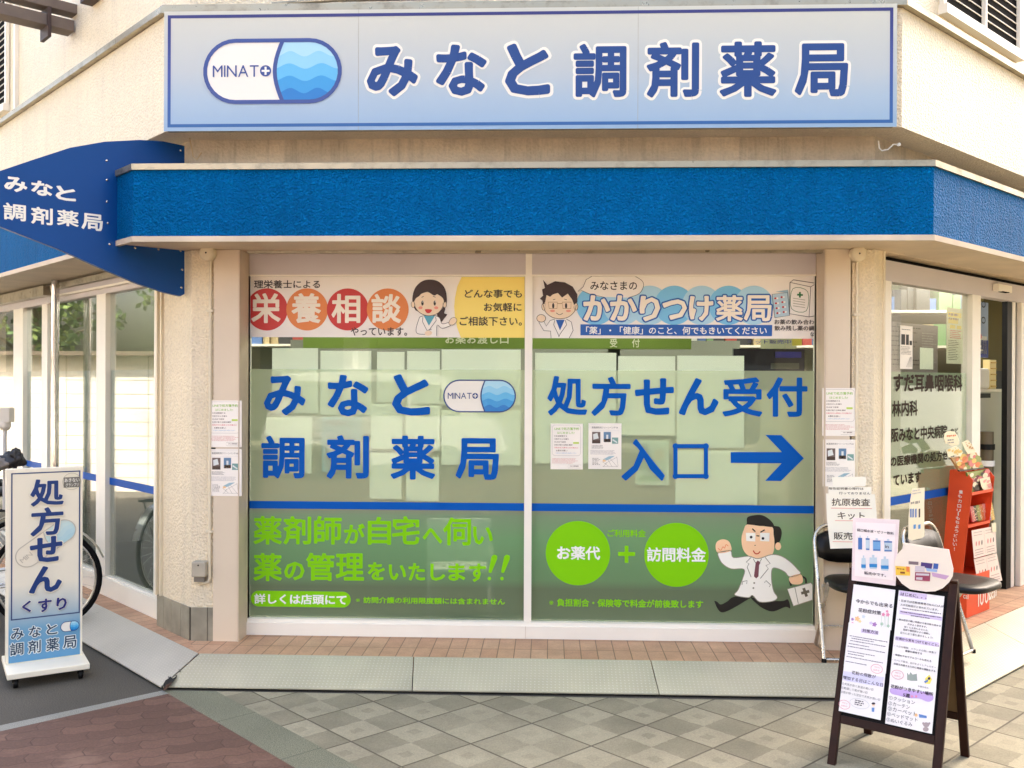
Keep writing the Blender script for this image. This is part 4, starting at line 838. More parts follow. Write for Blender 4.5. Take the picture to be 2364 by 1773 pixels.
b = MB(); ua, _ = RW.uv(*zr1(1492, 1100), DW); uc, va = RW.uv(*zr1(1560, 1050), DW); b.box(RW, ua, uc+.1, v1+.001, va, DW-.1, DW-.03, M_BLK); tag(b.build('dark_box'), 'black mesh box at the back of the cabinet in the doorway', 'box')
b = MB(); c = RW.at(*RW.uv(*zr1(1384, 1450), -.22), -.22); pole = [Vector((c.x, c.y, .125)), Vector((c.x, c.y, 1.25))]; b.tube(pole, .05, mat('brown_pipe', (96, 84, 62), .4), 16); b.lathe((c.x, c.y, 1.0), (0, 0, 1), [(.056, 0), (.056, .04)], M_WHITE); b.lathe((c.x, c.y, 1.12), (0, 0, 1), [(.058, 0), (.058, .04)], M_BLK)
tag(b.build('sanitiser_stand'), 'brown cylindrical stand with white and black bands inside the doorway', 'stand')
# boards inside right window
b = MB(); M_BRD = mat('notice_board_grey', (118, 112, 110), .6); d = -.62
u0, v1 = RW.uv(*zr7(30, 780), d); u1, v0 = RW.uv(*zr7(690, 1400), d); b.box(RW, u0, u1, v0-.3, v1, d-.03, d, M_BRD); t = tag(b.build('notice_board'), 'grey notice board of handwritten notes behind the right-hand window', 'notice board'); ORG[t.name] = Vector(t.location)
b = MB(); fine(b, RW, (u0+.03, v1-.03, u1-.3, v0), 9, d+.002, M_INK, px=False, gap=.75); fine(b, RW, (u1-.28, v1-.06, u1-.03, v0), 14, d+.002, mat('grey_note', (150, 146, 142), .6), px=False, gap=.5); b.build('handwriting', t)
b = MB(); b.box(RW, .9, 1.05, .12, 2.59, -1.3, -1.1, mat('inner_pillar', (150, 152, 120), .7)); tag(b.build('inner_pillar'), 'pale olive pillar inside behind the right-hand window', 'pillar')
b = MB(); b.box(RW, 1.05, 1.25, 2.05, 2.2, -1.2, -1.15, mat('red_exit_box', (190, 60, 30), .5)); tag(b.build('red_plate'), 'small red plate under the ceiling behind the right-hand window', 'plate')
# ---------------- papers stuck to the glass inside
def sheet_(P, d, box, label, m=M_WHITE, name='paper_sheet', grp='blank paper backs stuck inside the front window', th=.0008, skew=0, cat='paper'):
    u0, v1 = P.uv(box[0], box[1], d); u1, v0 = P.uv(box[2], box[3], d)
    b = MB(); b.prism(P, [(u0, v0), (u1, v0+skew), (u1, v1+skew), (u0, v1)], d-th, d, m); o = b.build(name); ORG[o.name] = Vector(o.location); tag(o, label, cat, grp); return o, (u0, v1, u1, v0)
PAPB = film('paper_back', (248, 252, 238), 1.); DP = DG-.012
for bb, lb in (((*z5(222, 662), *z5(565, 1150)), 'blank pale sheet at the far left of the top row, behind the first blue letter'),
               ((*z5(585, 682), *z5(965, 1166)), 'blank pale sheet in the top row, second from the left, behind the second blue letter'),
               ((*z5(1010, 690), *z5(1215, 1070)), 'narrow pale sheet in the top row left of the third blue letter'),
               ((*z5(1236, 685), *z5(1480, 1080)), 'narrow pale sheet in the top row behind the third blue letter'),
               ((*z5(1495, 672), *z5(2088, 1090)), 'wide pale sheet behind the capsule logo'),
               ((*z5(178, 1182), *z6(517, 302)), 'pale sheet at the far left of the second row, behind the first kanji'),
               ((*z5(965, 1082), *z6(1195, 118)), 'short pale sheet in the second row between second and third kanji'),
               ((*z5(1228, 1095), *z6(1480, 130)), 'short pale sheet in the second row above the third kanji'),
               ((*z6(955, 150), *z6(1193, 495)), 'tall pale sheet left of the third kanji, hanging down near the blue stripe'),
               ((*z6(1230, 178), *z6(1474, 511)), 'tall pale sheet right of the third kanji, touching the blue stripe'),
               ((*z5(1495, 1128), *z6(2085, 242)), 'large pale sheet below the capsule logo behind the fourth kanji'),
               ((*z7(108, 658), *z8(681, 217)), 'large pale sheet at the left of the right pane behind the taped notices'),
               ((*z7(697, 682), *z8(1100, 16)), 'pale sheet in the middle of the right pane, top row'),
               ((*z7(1117, 679), *z8(1588, 104)), 'large pale sheet right of centre in the right pane, top row'),
               ((*z8(1106, 122), *z8(1684, 506)), 'large pale sheet behind the square kanji and arrow, reaching the blue stripe')):
    sheet_(FR, DP-(.002 if 'kanji' in lb else 0), bb, lb, PAPB)
CY = mat('cyan_border', (110, 190, 190), .6)
o, (u0, v1, u1, v0) = sheet_(FR, DP, (*z5(598, 1183), *z6(886, 292)), 'cyan-bordered poster with small print behind the second kanji of the left pane', CY, 'small_poster', None, cat='poster')
b = MB(); b.quad(FR, u0+.008, u1-.008, v0+.008, v1-.008, DP+.0005, PAPB); fine(b, FR, (u0+.02, v1-.015, u1-.02, v1-.05), 4, DP+.001, mat('faint_brown', (170, 130, 100), .6), px=False); fine(b, FR, (u0+.02, v1-.08, u1-.02, v0+.03), 14, DP+.001, mat('faint_grey', (150, 150, 140), .6), px=False); b.build('print', o)
o, (u0, v1, u1, v0) = sheet_(FR, DP-.001, (*z8(824, 52), *z8(1057, 370)), 'pale green printed schedule behind the big kanji of the entrance sign', mat('paper_green_tint', (216, 232, 196), .7), 'small_poster', None, cat='poster')
b = MB(); fine(b, FR, (u0+.02, v1-.02, u0+.09, v0+.14), 12, DP+.001, mat('faint_blue', (150, 190, 200), .6), px=False); fine(b, FR, (u0+.11, v1-.05, u1-.02, v0+.14), 12, DP+.001, mat('faint_orange', (226, 180, 110), .6), px=False)
for k in (.125, .055): b.quad(FR, u0+.02, u1-.02, v0+k-.004, v0+k, DP+.001, mat('faint_green', (120, 180, 90), .6)); fine(b, FR, (u0+.02, v0+k-.008, u1-.05, v0+k-.04), 4, DP+.001, mat('faint_green', (0, 0, 0)), px=False)
b.build('print', o)
# ---------------- printed notices (same two sheets on the panels and on the right pane)
PAPC = mat('notice_paper', (244, 236, 224), .45, coat=.2); GR = mat('notice_green', (146, 190, 60), .5); BR = mat('notice_brown', (96, 60, 44), .6); RDN = mat('notice_red', (214, 90, 90), .6); BLN = mat('notice_blue', (90, 150, 200), .6); GRN = mat('notice_grey', (150, 142, 134), .6)
def notice_a(P, d, box, label):
    o, (u0, v1, u1, v0) = sheet_(P, d, box, label, PAPC, 'notice', 'taped notices about prescription booking', cat='notice'); b = MB(); W_, H_ = u1-u0, v1-v0; e = d+.0006
    X = lambda a: u0+W_*a; Y = lambda a: v1-H_*a
    T = lambda s_, a, c, a2, c2, m, st='r': text(b, P, s_, (X(a), Y(c), X(a2), Y(c2)), e, m, st, px=False)
    rr = ell(0, 0, W_*.09, n=16); cs = [(X(.93)-W_*.09, Y(.03)-W_*.09), (X(.05)+W_*.09, Y(.03)-W_*.09), (X(.05)+W_*.09, Y(.70)+W_*.09), (X(.93)-W_*.09, Y(.70)+W_*.09)]; pts = []
    for k, c in enumerate(cs): pts += [(c[0]+W_*.09*math.cos(t), c[1]+W_*.09*math.sin(t)) for t in [math.pi/2*(k+j/5) for j in range(6)]]
    b.line(P, pts, .0012, e, GRN, True)
    T('LINEで処方箋予約', .12, .08, .88, .14, GR, 'b'); T('はじめました!', .21, .175, .74, .225, GR, 'b')
    for k, (s_, m) in enumerate((('①友達登録する', BR), ('②処方せんを撮る', BR), ('③LINEで送信', BR), ('④受け取り日時を選択', BR))): T(s_, .11, .255+k*.065, (.51, .56, .47, .68)[k], .285+k*.065, m, 'b')
    T('⑤処方せん原本と引き換えに', .11, .51, .86, .54, RDN, 'b'); T('お薬をお渡し!', .17, .57, .52, .605, BR, 'b'); T('※処方せんは四日以内にお持ちください', .15, .63, .8, .655, BLN)
    b.quad(P, X(.70), X(.88), Y(.44), Y(.40), e, mat('notice_lime', (196, 216, 90), .5))
    fine(b, P, (X(.05), Y(.76), X(.95), Y(.88)), 5, e, mat('faint_pink', (220, 170, 160), .6), px=False); b.line(P, [(X(.54), Y(.90)), (X(.95), Y(.90)), (X(.95), Y(.97)), (X(.54), Y(.97))], .001, e, GRN, True); T('みなと調剤薬局', .6, .915, .87, .94, BR, 'b')
    b.build('print', o)
def notice_b(P, d, box, label, fade=False):
    o, (u0, v1, u1, v0) = sheet_(P, d, box, label, PAPC, 'notice', 'taped notices about the clean bench', cat='notice'); b = MB(); W_, H_ = u1-u0, v1-v0; e = d+.0006
    X = lambda a: u0+W_*a; Y = lambda a: v1-H_*a
    R = lambda a, c, a2, c2, m, l=0: b.quad(P, X(a), X(a2), Y(c2), Y(c), e+l*.0002, m)
    text(b, P, '無菌調剤用クリーンベンチ', (X(.1), Y(.07), X(.82), Y(.115)), e, GRN, 'b', px=False); text(b, P, '設置', (X(.83), Y(.08), X(.89), Y(.11)), e, GRN, 'b', px=False)
    b.line(P, [(X(.05), Y(.03)), (X(.94), Y(.03)), (X(.94), Y(.16)), (X(.05), Y(.16))], .0008, e, mat('faint_line', (206, 200, 204), .6), True)
    ph = mat('photo_brown', (110, 92, 84), .5); pb = mat('photo_blue', (96, 130, 160), .5); pg = mat('photo_white', (216, 220, 216), .5); pt = mat('photo_teal', (120, 160, 150), .5)
    R(.11, .19, .36, .44, ph); b.poly(P, [(X(.14), Y(.24)), (X(.27), Y(.21)), (X(.31), Y(.33)), (X(.15), Y(.36))], e+.0003, pg); R(.11, .37, .36, .44, mat('photo_dark', (70, 52, 40), .5), 1)
    R(.46, .19, .68, .41, pb); R(.54, .25, .6, .4, pg, 1); R(.47, .34, .67, .41, mat('photo_dark', (0, 0, 0)), 1); R(.71, .31, .9, .445, pt); b.poly(P, [(X(.74), Y(.34)), (X(.88), Y(.41)), (X(.86), Y(.43)), (X(.72), Y(.37))], e+.0003, pg)
    fine(b, P, (X(.1), Y(.48), X(.5), Y(.56)), 4, e, GRN, px=False); fine(b, P, (X(.06), Y(.59), X(.85), Y(.69)), 5, e, mat('faint_text', (190, 184, 180), .6), px=False, ragged=.2)
    b.line(P, [(X(.08), Y(.74)), (X(.38), Y(.74)), (X(.38), Y(.93)), (X(.08), Y(.93))], .0008, e, mat('faint_line', (0, 0, 0)), True); fine(b, P, (X(.12), Y(.76), X(.36), Y(.92)), 6, e, GRN, px=False)
    b.poly(P, [(X(.44), Y(.79)), (X(.62), Y(.72)), (X(.8), Y(.71)), (X(.62), Y(.79)), (X(.5), Y(.82))], e, mat('map_blue', (150, 180, 190), .5)); b.poly(P, [(X(.43), Y(.80)), (X(.52), Y(.79)), (X(.53), Y(.83)), (X(.44), Y(.84))], e+.0002, mat('map_orange', (244, 200, 140), .5))
    for ln in ([(.43, .84), (.6, .93)], [(.5, .88), (.86, .74)], [(.6, .80), (.72, .95)], [(.66, .77), (.88, .95)], [(.45, .95), (.56, .86)], [(.86, .72), (.9, .93)], [(.43, .94), (.9, .94)]): b.line(P, [(X(a), Y(c)) for a, c in ln], .0014, e+.0004, GRN)
    b.build('print', o)
zL = lambda x, y: (475+x/6.3786, 900+y/6.3786)
zW = lambda x, y: (1250+x/7.1355, 960+y/7.1355)
DN = .014
notice_a(FR, DN, (*zL(42, 155), *zL(528, 845)), 'upper laminated notice on the beige panel left of the front window')
notice_b(FR, DN+.0012, (*zL(42, 868), *zL(528, 1565)), 'lower laminated notice with photos and a map on the panel left of the window')
notice_a(FR, DG+.006, (*zW(152, 128), *zW(680, 884)), 'notice with green heading taped to the right pane under the blue letters')
notice_b(FR, DG+.006, (*zW(775, 120), *zW(1316, 880)), 'notice with photos and a map taped to the right pane beside the green-headed one')
notice_a(FR, DN, (*zr1(128, 1180), *zr1(390, 1548)), 'upper notice on the beige panel right of the front window')
notice_b(FR, DN+.0012, (*zr2(165, 60), *zr2(492, 512)), 'lower notice with teal photos right of the front window, partly behind the hanging kit signs')
b = MB(); b.box(FR, U(FR, 489), U(FR, 500), Zc(FR, 490, 1036), Zc(FR, 490, 1033), .013, .0165, M_DARK); tag(b.build('tape_strip'), 'short strip of black tape between the two laminated notices on the left', 'tape')
# notices on the right-hand window
o, (u0, v1, u1, v0) = sheet_(RW, DL+.004, (*zr7(212, 835), *zr7(368, 1395)), 'narrow white notice with dark photos taped in the right-hand side window', PAPC, 'notice', None, cat='notice')
b = MB(); e = DL+.005; wq = u1-u0; hq = v1-v0
for a, c in ((.08, .38), (.45, .68), (.74, .94)): b.quad(RW, u0+wq*a, u0+wq*c, v1-hq*.44, v1-hq*(.2 if c < .9 else .34), e, M_INK)
fine(b, RW, (u0+wq*.1, v1-hq*.08, u1-wq*.1, v1-hq*.11), 1, e, M_INK, px=False); fine(b, RW, (u0+wq*.06, v1-hq*.48, u1-wq*.1, v1-hq*.68), 6, e, GRN, px=False)
for k in range(5): b.line(RW, [(u0+wq*(.5+.1*k), v1-hq*.95), (u0+wq*(.8+.03*k), v1-hq*.72)], .003, e, GRN)
b.build('print', o)
sheet_(RW, DL-.012, (*zr7(465, 1118), *zr7(632, 1400)), 'blank pale green sheet inside the right-hand side window above the brown letters', PAPB, 'paper_sheet', None)
o, (u0, v1, u1, v0) = sheet_(RW, DL-.011, (*zr7(805, 602), *zr7(1008, 1330)), 'tall pale notice with yellow headings inside the right-hand side window', mat('notice_pale_green', (226, 232, 196), .6), 'notice', None, cat='notice')
b = MB(); e = DL-.0105; wq = u1-u0; hq = v1-v0; YL = mat('highlighter_yellow', (236, 214, 60), .5)
for a, c, x0, x1 in ((.08, .17, .08, .9), (.19, .28, .1, .7), (.31, .37, .2, .52), (.31, .37, .62, .9)): b.quad(RW, u0+wq*x0, u0+wq*x1, v1-hq*c, v1-hq*a, e, YL)
fine(b, RW, (u0+wq*.12, v1-hq*.1, u1-wq*.12, v1-hq*.26), 2, e+.0003, BR, px=False); fine(b, RW, (u0+wq*.2, v1-hq*.4, u1-wq*.08, v1-hq*.56), 5, e, RDN, px=False); fine(b, RW, (u0+wq*.1, v1-hq*.58, u1-wq*.2, v1-hq*.95), 12, e, M_INK, px=False, gap=.6)
b.build('print', o)
# ================================================================== SIGN BOARD
DS = .235; u0, v1 = FR.uv(379, 27, DS); u1 = FR.uv(2070, 300, DS)[0]; v0 = FR.uv(1200, 298, DS)[1]
SG = thing('shop_signboard', FR.at((u0+u1)/2, v0, .19), 'long pale blue gradient signboard with a capsule logo and large outlined blue characters', 'sign'); v1 = v0+(v1-v0)
GRD = lambda n, st: zramp(n, [(z-v0, c) for z, c in st], .5)
M_SBG = GRD('sign_gradient', [(v0, (146, 174, 200)), (v0+(v1-v0)*.25, (164, 184, 200)), (v0+(v1-v0)*.5, (184, 191, 192)), (v1, (204, 202, 186))])
M_SBD = GRD('sign_border_gradient', [(v0, (38, 96, 156)), (v0+(v1-v0)*.5, (58, 78, 150)), (v1, (44, 44, 110))])
b = MB(); b.box(FR, u0+.01, u1-.01, v0+.005, v1, .188, DS-.002, M_TRIM); b.build('sign_box', SG)
x1, x2 = U(FR, 827.5, 150, DS), U(FR, 1473, 150, DS)
for a, c in ((u0, x1-.001), (x1+.001, x2-.001), (x2+.001, u1)):
    b = MB(); b.box(FR, a, c, v0, v1, DS-.0015, DS, M_SBG); b.build('sign_panel', SG)
b = MB(); bi = .0205; w_ = .0175; 
for (a, c, e_, f_) in ((u0+bi, u1-bi, v0+bi, v0+bi+w_), (u0+bi, u1-bi, v1-bi-w_, v1-bi), (u0+bi, u0+bi+w_, v0+bi+w_, v1-bi-w_), (u1-bi-w_, u1-bi, v0+bi+w_, v1-bi-w_)): b.quad(FR, a, c, e_, f_, DS+.001, M_SBD)
b.build('sign_border', SG)
zs = lambda x, y: (x/1.8714, y/1.8714); zs2 = lambda x, y: (1182+x/1.8714, y/1.8714)
LT = [('み', zs(1585, 200)+zs(1805, 415)), ('な', zs(1884, 193)+zs(2102, 413)), ('と', (1166, 101, 1270, 220)), ('調', zs2(266, 190)+zs2(494, 420)), ('剤', zs2(582, 182)+zs2(808, 420)), ('薬', zs2(898, 180)+zs2(1142, 418)), ('局', zs2(1222, 188)+zs2(1452, 416))]
M_HALO = mat('sign_halo', (240, 234, 218), .35)
b = MB()
for ch, bb in LT: text(b, FR, ch, bb, DS+.0012, M_HALO, 'H')
b.build('letter_outline', SG); b = MB()
for ch, bb in LT: text(b, FR, ch, bb, DS+.003, M_SIGNB, 'R')
b.build('lettering', SG)
b = MB(); capsule(b, FR, (*zs(887, 178), *zs(1468, 438)), DS+.0012, .022, MINT, mat('capsule_line', (50, 72, 138), .35)); b.build('capsule_logo', SG)
# ================================================================== FIN SIGN
FN = Pl(Vector(CL)+Vector((-S5, S5, 0))*.07, (S5, S5, 0))
outl = [(-330, 500), (-250, 475), (-150, 446), (-60, 415), (0, 395), (80, 368), (160, 342), (240, 328), (320, 324), (374, 327), (417, 336), (424, 338), (424, 679), (415, 684), (380, 676), (321, 657), (240, 623), (144, 580), (0, 524), (-120, 512), (-250, 506)]
b = MB(); M_FIN = mat('fin_blue_panel', (0, 68, 134), .35, noise=(1.5, .12), spec=.3)
FS = thing('side_signboard', FN.at(-.4, 2.1, 0), 'dark blue curved wing panel with white lettering projecting left of the canopy', 'sign')
b.prism(FN, [FN.uv(*p) for p in outl], -.02, .012, M_FIN); b.build('wing_panel', FS)
b = MB()
for x, y in ((458, 695), (459, 779), (459, 872), (463, 965), (470, 1056), (580, 1072), (681, 1079), (776, 1085), (783, 1166), (780, 1243), (776, 652)):
    u, v = FN.uv(*zs(x, y)); b.lathe(FN.at(u, v, .012), FN.n, [(.0075, 0), (.0065, .003), (.003, .0055)], M_POLE, 12)
b.build('rivets', FS)
b = MB()
for ch, bb in (('み', (18, 758, 118, 835)), ('な', (135, 776, 228, 852)), ('と', (240, 800, 328, 872)), ('調', (14, 873, 112, 958)), ('剤', (134, 890, 228, 975)), ('薬', (246, 903, 340, 982)), ('局', (352, 918, 444, 1000))): text(b, FN, ch, (*zs(*bb[:2]), *zs(*bb[2:])), .0135, M_HALO, 'R' if ord(ch) < 0x3100 else 'M')
b.build('lettering', FS)
# ================================================================== FITTINGS ON THE FACADE
def alarm(px, py, r, xp, ybot, label):
    u, v = FR.uv(px, py, .05); t = thing('round_alarm', FR.at(u, v, 0), label, 'alarm', 'round alarms on the columns'); R_ = r*5.4/FL
    b = MB(); c = FR.at(u, v, .0); b.lathe(c, FR.n, [(R_*.9, 0), (R_, .01), (R_, .05), (R_*.93, .06), (R_*.5, .063), (.004, .066)], M_CREAM, 28); b.build('housing', t)
    b = MB(); b.lathe(c+FR.n*.0645, FR.n, [(.006, 0), (.004, .003)], M_DARK, 10); b.build('centre_screw', t)
    return u, v
u, v = alarm(477.5, 584, 18, 0, 0, 'round cream alarm at the top of the left column')
b = MB(); up = U(FR, 484, 900, .02); zb_ = Zc(FR, 484, 1345, .02); b.tube([FR.at(up, v-.04, .014), FR.at(up, zb_+.03, .014), FR.at(up-.005, zb_+.005, .014), FR.at(up-.03, zb_-.004, .018), FR.at(up-.055, zb_+.006, .03)], .009, M_CREAM, 10)
for y in (718, 1226): b.box(FR, up-.02, up+.02, Zc(FR, 484, y)-.006, Zc(FR, 484, y)+.006, 0, .025, M_CREAM)
tag(b.build('conduit_pipe'), 'thin cream conduit down the left column into the grey box', 'pipe', 'conduits on the columns')
a0, c0 = FR.uv(443, 1297, .05), FR.uv(475, 1332, .05)
t = thing('junction_box', FR.at((a0[0]+c0[0])/2, c0[1], 0), 'small grey metal box low on the left column', 'electrical box'); b = MB(); b.box(FR, a0[0], c0[0], c0[1], a0[1], -.01, .06, mat('grey_metal_box', (176, 166, 146), .45, noise=(8, .15))); b.build('box_body', t, bevel=.006)
b = MB(); b.box(FR, a0[0]+.01, c0[0]-.012, c0[1]-.03, c0[1], .005, .045, mat('grey_socket', (120, 112, 100), .5)); b.build('socket', t); b = MB(); b.lathe(FR.at((a0[0]+c0[0])/2, a0[1]-.018, .06), FR.n, [(.005, 0), (.004, .003)], M_DARK, 10); b.build('screw', t)
u, v = alarm(1982.7, 586, 17.5, 0, 0, 'round greenish cream alarm at the top of the right column')
b = MB(); up = U(FR, 1979, 900, .02); b.tube([FR.at(up, v-.04, .014), FR.at(up, .16, .014)], .009, M_CREAM, 10); b.box(FR, up-.022, up+.02, Zc(FR, 1979, 727)-.006, Zc(FR, 1979, 727)+.006, 0, .025, M_CREAM)
tag(b.build('conduit_pipe'), 'thin cream conduit running down the right column behind the notices', 'pipe', 'conduits on the columns')
# loose wires under the sign
b = MB(); pts = [(2028, 325), (2030, 342), (2036, 348), (2050, 345), (2063, 333), (2075, 334)]; b.tube([FR.at(*FR.uv(x, y, .06), .06) for x, y in pts], .004, M_WHITE, 8); x, y = pts[-1]; b.lathe(FR.at(*FR.uv(x, y, .06), .055), FR.n, [(.009, 0), (.009, .012)], M_WHITE, 10)
tag(b.build('loose_cable'), 'short white cable end sticking out under the right end of the signboard', 'cable')
b = MB(); b.tube([FR.at(*FR.uv(x, y, .05), .05) for x, y in ((465, 352), (455, 368), (446, 362), (440, 330), (437, 312))], .0035, mat('beige_wire', (196, 170, 130), .6), 8); tag(b.build('loose_cable'), 'thin beige wire hanging under the left end of the signboard', 'cable')
# upper louvred windows
def louver(P, x0, x1, ybot, d, label, flip, nm, mull=None):
    u0 = U(P, x0[0], x0[1], d); u1 = U(P, x1[0], x1[1], d); z0 = Zc(P, *ybot, d)
    b = MB(); fr = .035; b.box(P, u0-fr, u1+fr, z0-.06, z0, d-.02, d+.05, M_FRAME); b.box(P, u0-fr, u0, z0, z0+1.2, d, d+.03, M_FRAME); b.box(P, u1, u1+fr, z0, z0+1.2, d, d+.03, M_FRAME); b.box(P, u0, u1, z0, z0+1.2, d-.0, d+.004, M_DARK)
    if mull: um = U(P, *mull, d); b.box(P, um-.012, um+.012, z0, z0+1.2, d+.004, d+.032, M_FRAME)
    w1 = b.build(nm, BLD); ORG[w1.name] = ORG[BLD.name]; b = MB()
    for k in range(24): b.box(P, u0+.002, u1-.002, z0+.03+.055*k, z0+.034+.055*k, d+.005, d+.012, M_FRAME)
    b.build('louvre_slats', w1)
louver(RW, (2174, 30), (2345, 60), (2264, 71), .025, '', 0, 'louvred_window', (2266, 60))
louver(LW, (-120, 200), (19, 200), (10, 248), .025, '', 0, 'louvred_window')
b = MB(); u0 = U(LW, 43, 150, .02); b.box(LW, u0-.03, u0, 3.66, 6, .02, .05, M_FRAME); b.build('window_trim', BLD)
# beams at the top left
tt = -U(LW, 176, 60, .02); BP = Pl(Vector(CL)+Vector((-S5, S5, 0))*tt, (S5, S5, 0)); M_BM = mat('beam_paint', (120, 106, 96), .6, noise=(6, .25))
ue = BP.uv(172, 60)[0]; t = thing('canopy_beam', BP.at(ue, BP.uv(172, 72)[1], 0), 'pair of stacked grey beams jutting out at the top left corner above the signboard wall', 'beam')
b = MB(); b.box(BP, ue-3, ue, BP.uv(172, 73)[1], BP.uv(172, 47)[1], -.14, 0, M_BM); b.build('lower_beam', t, bevel=.004)
b = MB(); b.box(BP, ue-3, ue+.03, BP.uv(176, 34)[1], BP.uv(176, 12)[1], -.10, .02, M_BM); b.build('upper_beam', t, bevel=.004)
b = MB(); uu, zz_ = BP.uv(112, 60); b.box(BP, uu-.012, uu+.012, BP.uv(106, 74)[1]-.03, BP.uv(106, 15)[1], -.145, .024, mat('bracket_dark', (66, 50, 46), .6)); b.build('bracket', t)
b = MB(); q0, q1 = LW.uv(185, 8, .1), LW.uv(212, 8, .1); b.box(LW, q0[0], q1[0], q0[1], q0[1]+.2, .02, .1, mat('bracket_dark', (0, 0, 0))); tag(b.build('wall_bracket'), 'small dark bracket on the wall right of the top left beams', 'bracket')
b = MB(); q0, q1 = FR.uv(560, 8, .1), FR.uv(900, 8, .1); b.tube([FR.at(-1.55, 3.70, .12), FR.at(-1.2, 3.72, .12), FR.at(.6, 3.735, .12), FR.at(1.6, 3.74, .12)], .012, M_TRIM, 8)
tag(b.build('roof_pipe'), 'thin pipe lying on the ledge above the signboard', 'pipe')
# ================================================================== STANDING SIGN
zg = lambda x, y: (x/3.3182, 1060+y/3.3182)
SS = Pl((-2.88, 4.95, 0), (.83, .557, 0)); su0 = SS.uv(*zg(42, 1500))[0]; su1 = SS.uv(*zg(632, 900))[0]; sz1 = SS.uv(*zg(350, 67))[1]; sz0 = .085
st_ = thing('standing_sign', SS.at((su0+su1)/2, 0, 0), 'tall white standing sign on casters with large navy vertical characters', 'sign')
M_SS = zramp('stand_gradient', [(.085, (84, 142, 182)), (.26, (112, 160, 188)), (.36, (176, 190, 192)), (.50, (232, 224, 202)), (1.15, (238, 228, 202))], .3)
M_CRF = mat('cream_frame', (240, 230, 206), .35)
b = MB(); b.box(SS, su0, su1, sz0, sz1, -.045, 0, M_CRF); b.build('sign_frame', st_, bevel=.003)
b = MB(); b.box(SS, su0+.014, su1-.012, sz0+.004, sz1-.012, 0, .0012, M_SS)
o = b.build('sign_face', st_, loc=None)
b = MB(); q = [SS.uv(*zg(*p)) for p in ((97, 107), (626, 86), (601, 1174), (71, 1243))]
x0, x1, y1, y0 = (q[0][0]+q[3][0])/2, (q[1][0]+q[2][0])/2, (q[0][1]+q[1][1])/2, (q[2][1]+q[3][1])/2; bw = .0065
for a, c, e_, f_ in ((x0, x1, y1-bw, y1), (x0, x1, y0, y0+bw), (x0, x0+bw, y0+bw, y1-bw), (x1-bw, x1, y0+bw, y1-bw)): b.quad(SS, a, c, e_, f_, .0022, mat('stand_border', (52, 70, 112), .4))
b.build('sign_border', st_)
b = MB(); FADE = dict(white=mat('fade_white', (234, 224, 200), .4), w=[mat('fade_a', (206, 220, 210), .4), mat('fade_b', (196, 218, 212), .4), mat('fade_c', (188, 214, 212), .4), mat('fade_d', (180, 210, 212), .4), mat('fade_e', (172, 206, 210), .4)])
c0 = SS.uv(*zg(212, 742)); c1 = SS.uv(*zg(490, 545)); rr = .058; ctr = ((c0[0]+c1[0])/2, (c0[1]+c1[1])/2); Lh = math.hypot(c1[0]-c0[0], c1[1]-c0[1])/2+rr
capsule(b, SS, (ctr[0]-Lh, ctr[1]+rr, ctr[0]+Lh, ctr[1]-rr), .0025, .005, FADE, mat('fade_line', (196, 186, 166), .4), px=False, name='', rot=math.atan2(c1[1]-c0[1], c1[0]-c0[0]))
c = SS.uv(*zg(200, 752)); text(b, SS, 'MIN', (c[0]-.032, c[1]+.012, c[0]+.032, c[1]-.012), .0055, mat('fade_line', (0, 0, 0)), 'r', px=False, rot=math.radians(38)); b.build('faded_capsule', st_)
b = MB(); SB = [('処', (232, 158, 488, 350)), ('方', (234, 376, 486, 575)), ('せ', (228, 602, 478, 778)), ('ん', (222, 830, 474, 1008))]; SK_ = [('く', (168, 1090, 240, 1170)), ('す', (292, 1074, 396, 1165)), ('り', (432, 1062, 512, 1150))]
SC_ = [('み', (84, 1300, 182, 1378)), ('な', (222, 1282, 314, 1358)), ('と', (356, 1266, 440, 1338)), ('調', (76, 1412, 180, 1496)), ('剤', (216, 1392, 312, 1480)), ('薬', (354, 1376, 452, 1462)), ('局', (484, 1358, 585, 1442))]
gb = lambda bb: (*zg(*bb[:2]), *zg(*bb[2:]))
for ch, bb in SB+SK_: text(b, SS, ch, gb(bb), .0066, mat('stand_halo', (238, 230, 206), .4), 'h')
for ch, bb in SC_: text(b, SS, ch, gb(bb), .0032, mat('sticker_white', (232, 236, 230), .4), 'H')
b.build('letter_outline', st_); b = MB()
for ch, bb in SB: text(b, SS, ch, gb(bb), .0085, mat('stand_navy', (10, 52, 112), .4), 'R')
for ch, bb in SK_: text(b, SS, ch, gb(bb), .0085, mat('stand_indigo', (32, 40, 112), .4), 'M')
for ch, bb in SC_: text(b, SS, ch, gb(bb), .0045, mat('stand_slate', (40, 66, 88), .4), 'b')
b.build('lettering', st_)
b = MB(); capsule(b, SS, gb((465, 1250, 605, 1308)), .004, .003, MINT, M_NAVY, name=''); b.build('capsule_logo', st_)
b = MB(); c = SS.uv(*zg(549, 170)); rr = .0455; b.poly(SS, ell(*c, rr, n=32), .003, mat('sticker_cream', (232, 224, 196), .4)); b.line(SS, ell(*c, rr, n=32), .0015, .0034, mat('sticker_line', (150, 142, 120), .4), True)
q = gb((487, 140, 615, 212)); u0, v1 = SS.uv(*q[:2]); u1, v0 = SS.uv(*q[2:]); b.quad(SS, u0, u1, v0, v1, .0035, mat('sticker_grey', (112, 108, 96), .4)); hh = v1-v0
text(b, SS, 'あきない', (u0+.004, v1-hh*.1, u1-.004, v1-hh*.48), .0042, M_HALO, 'b', px=False); text(b, SS, 'グランプリ', (u0+.01, v1-hh*.58, u1-.01, v1-hh*.92), .0042, M_HALO, 'b', px=False); b.build('round_sticker', st_)
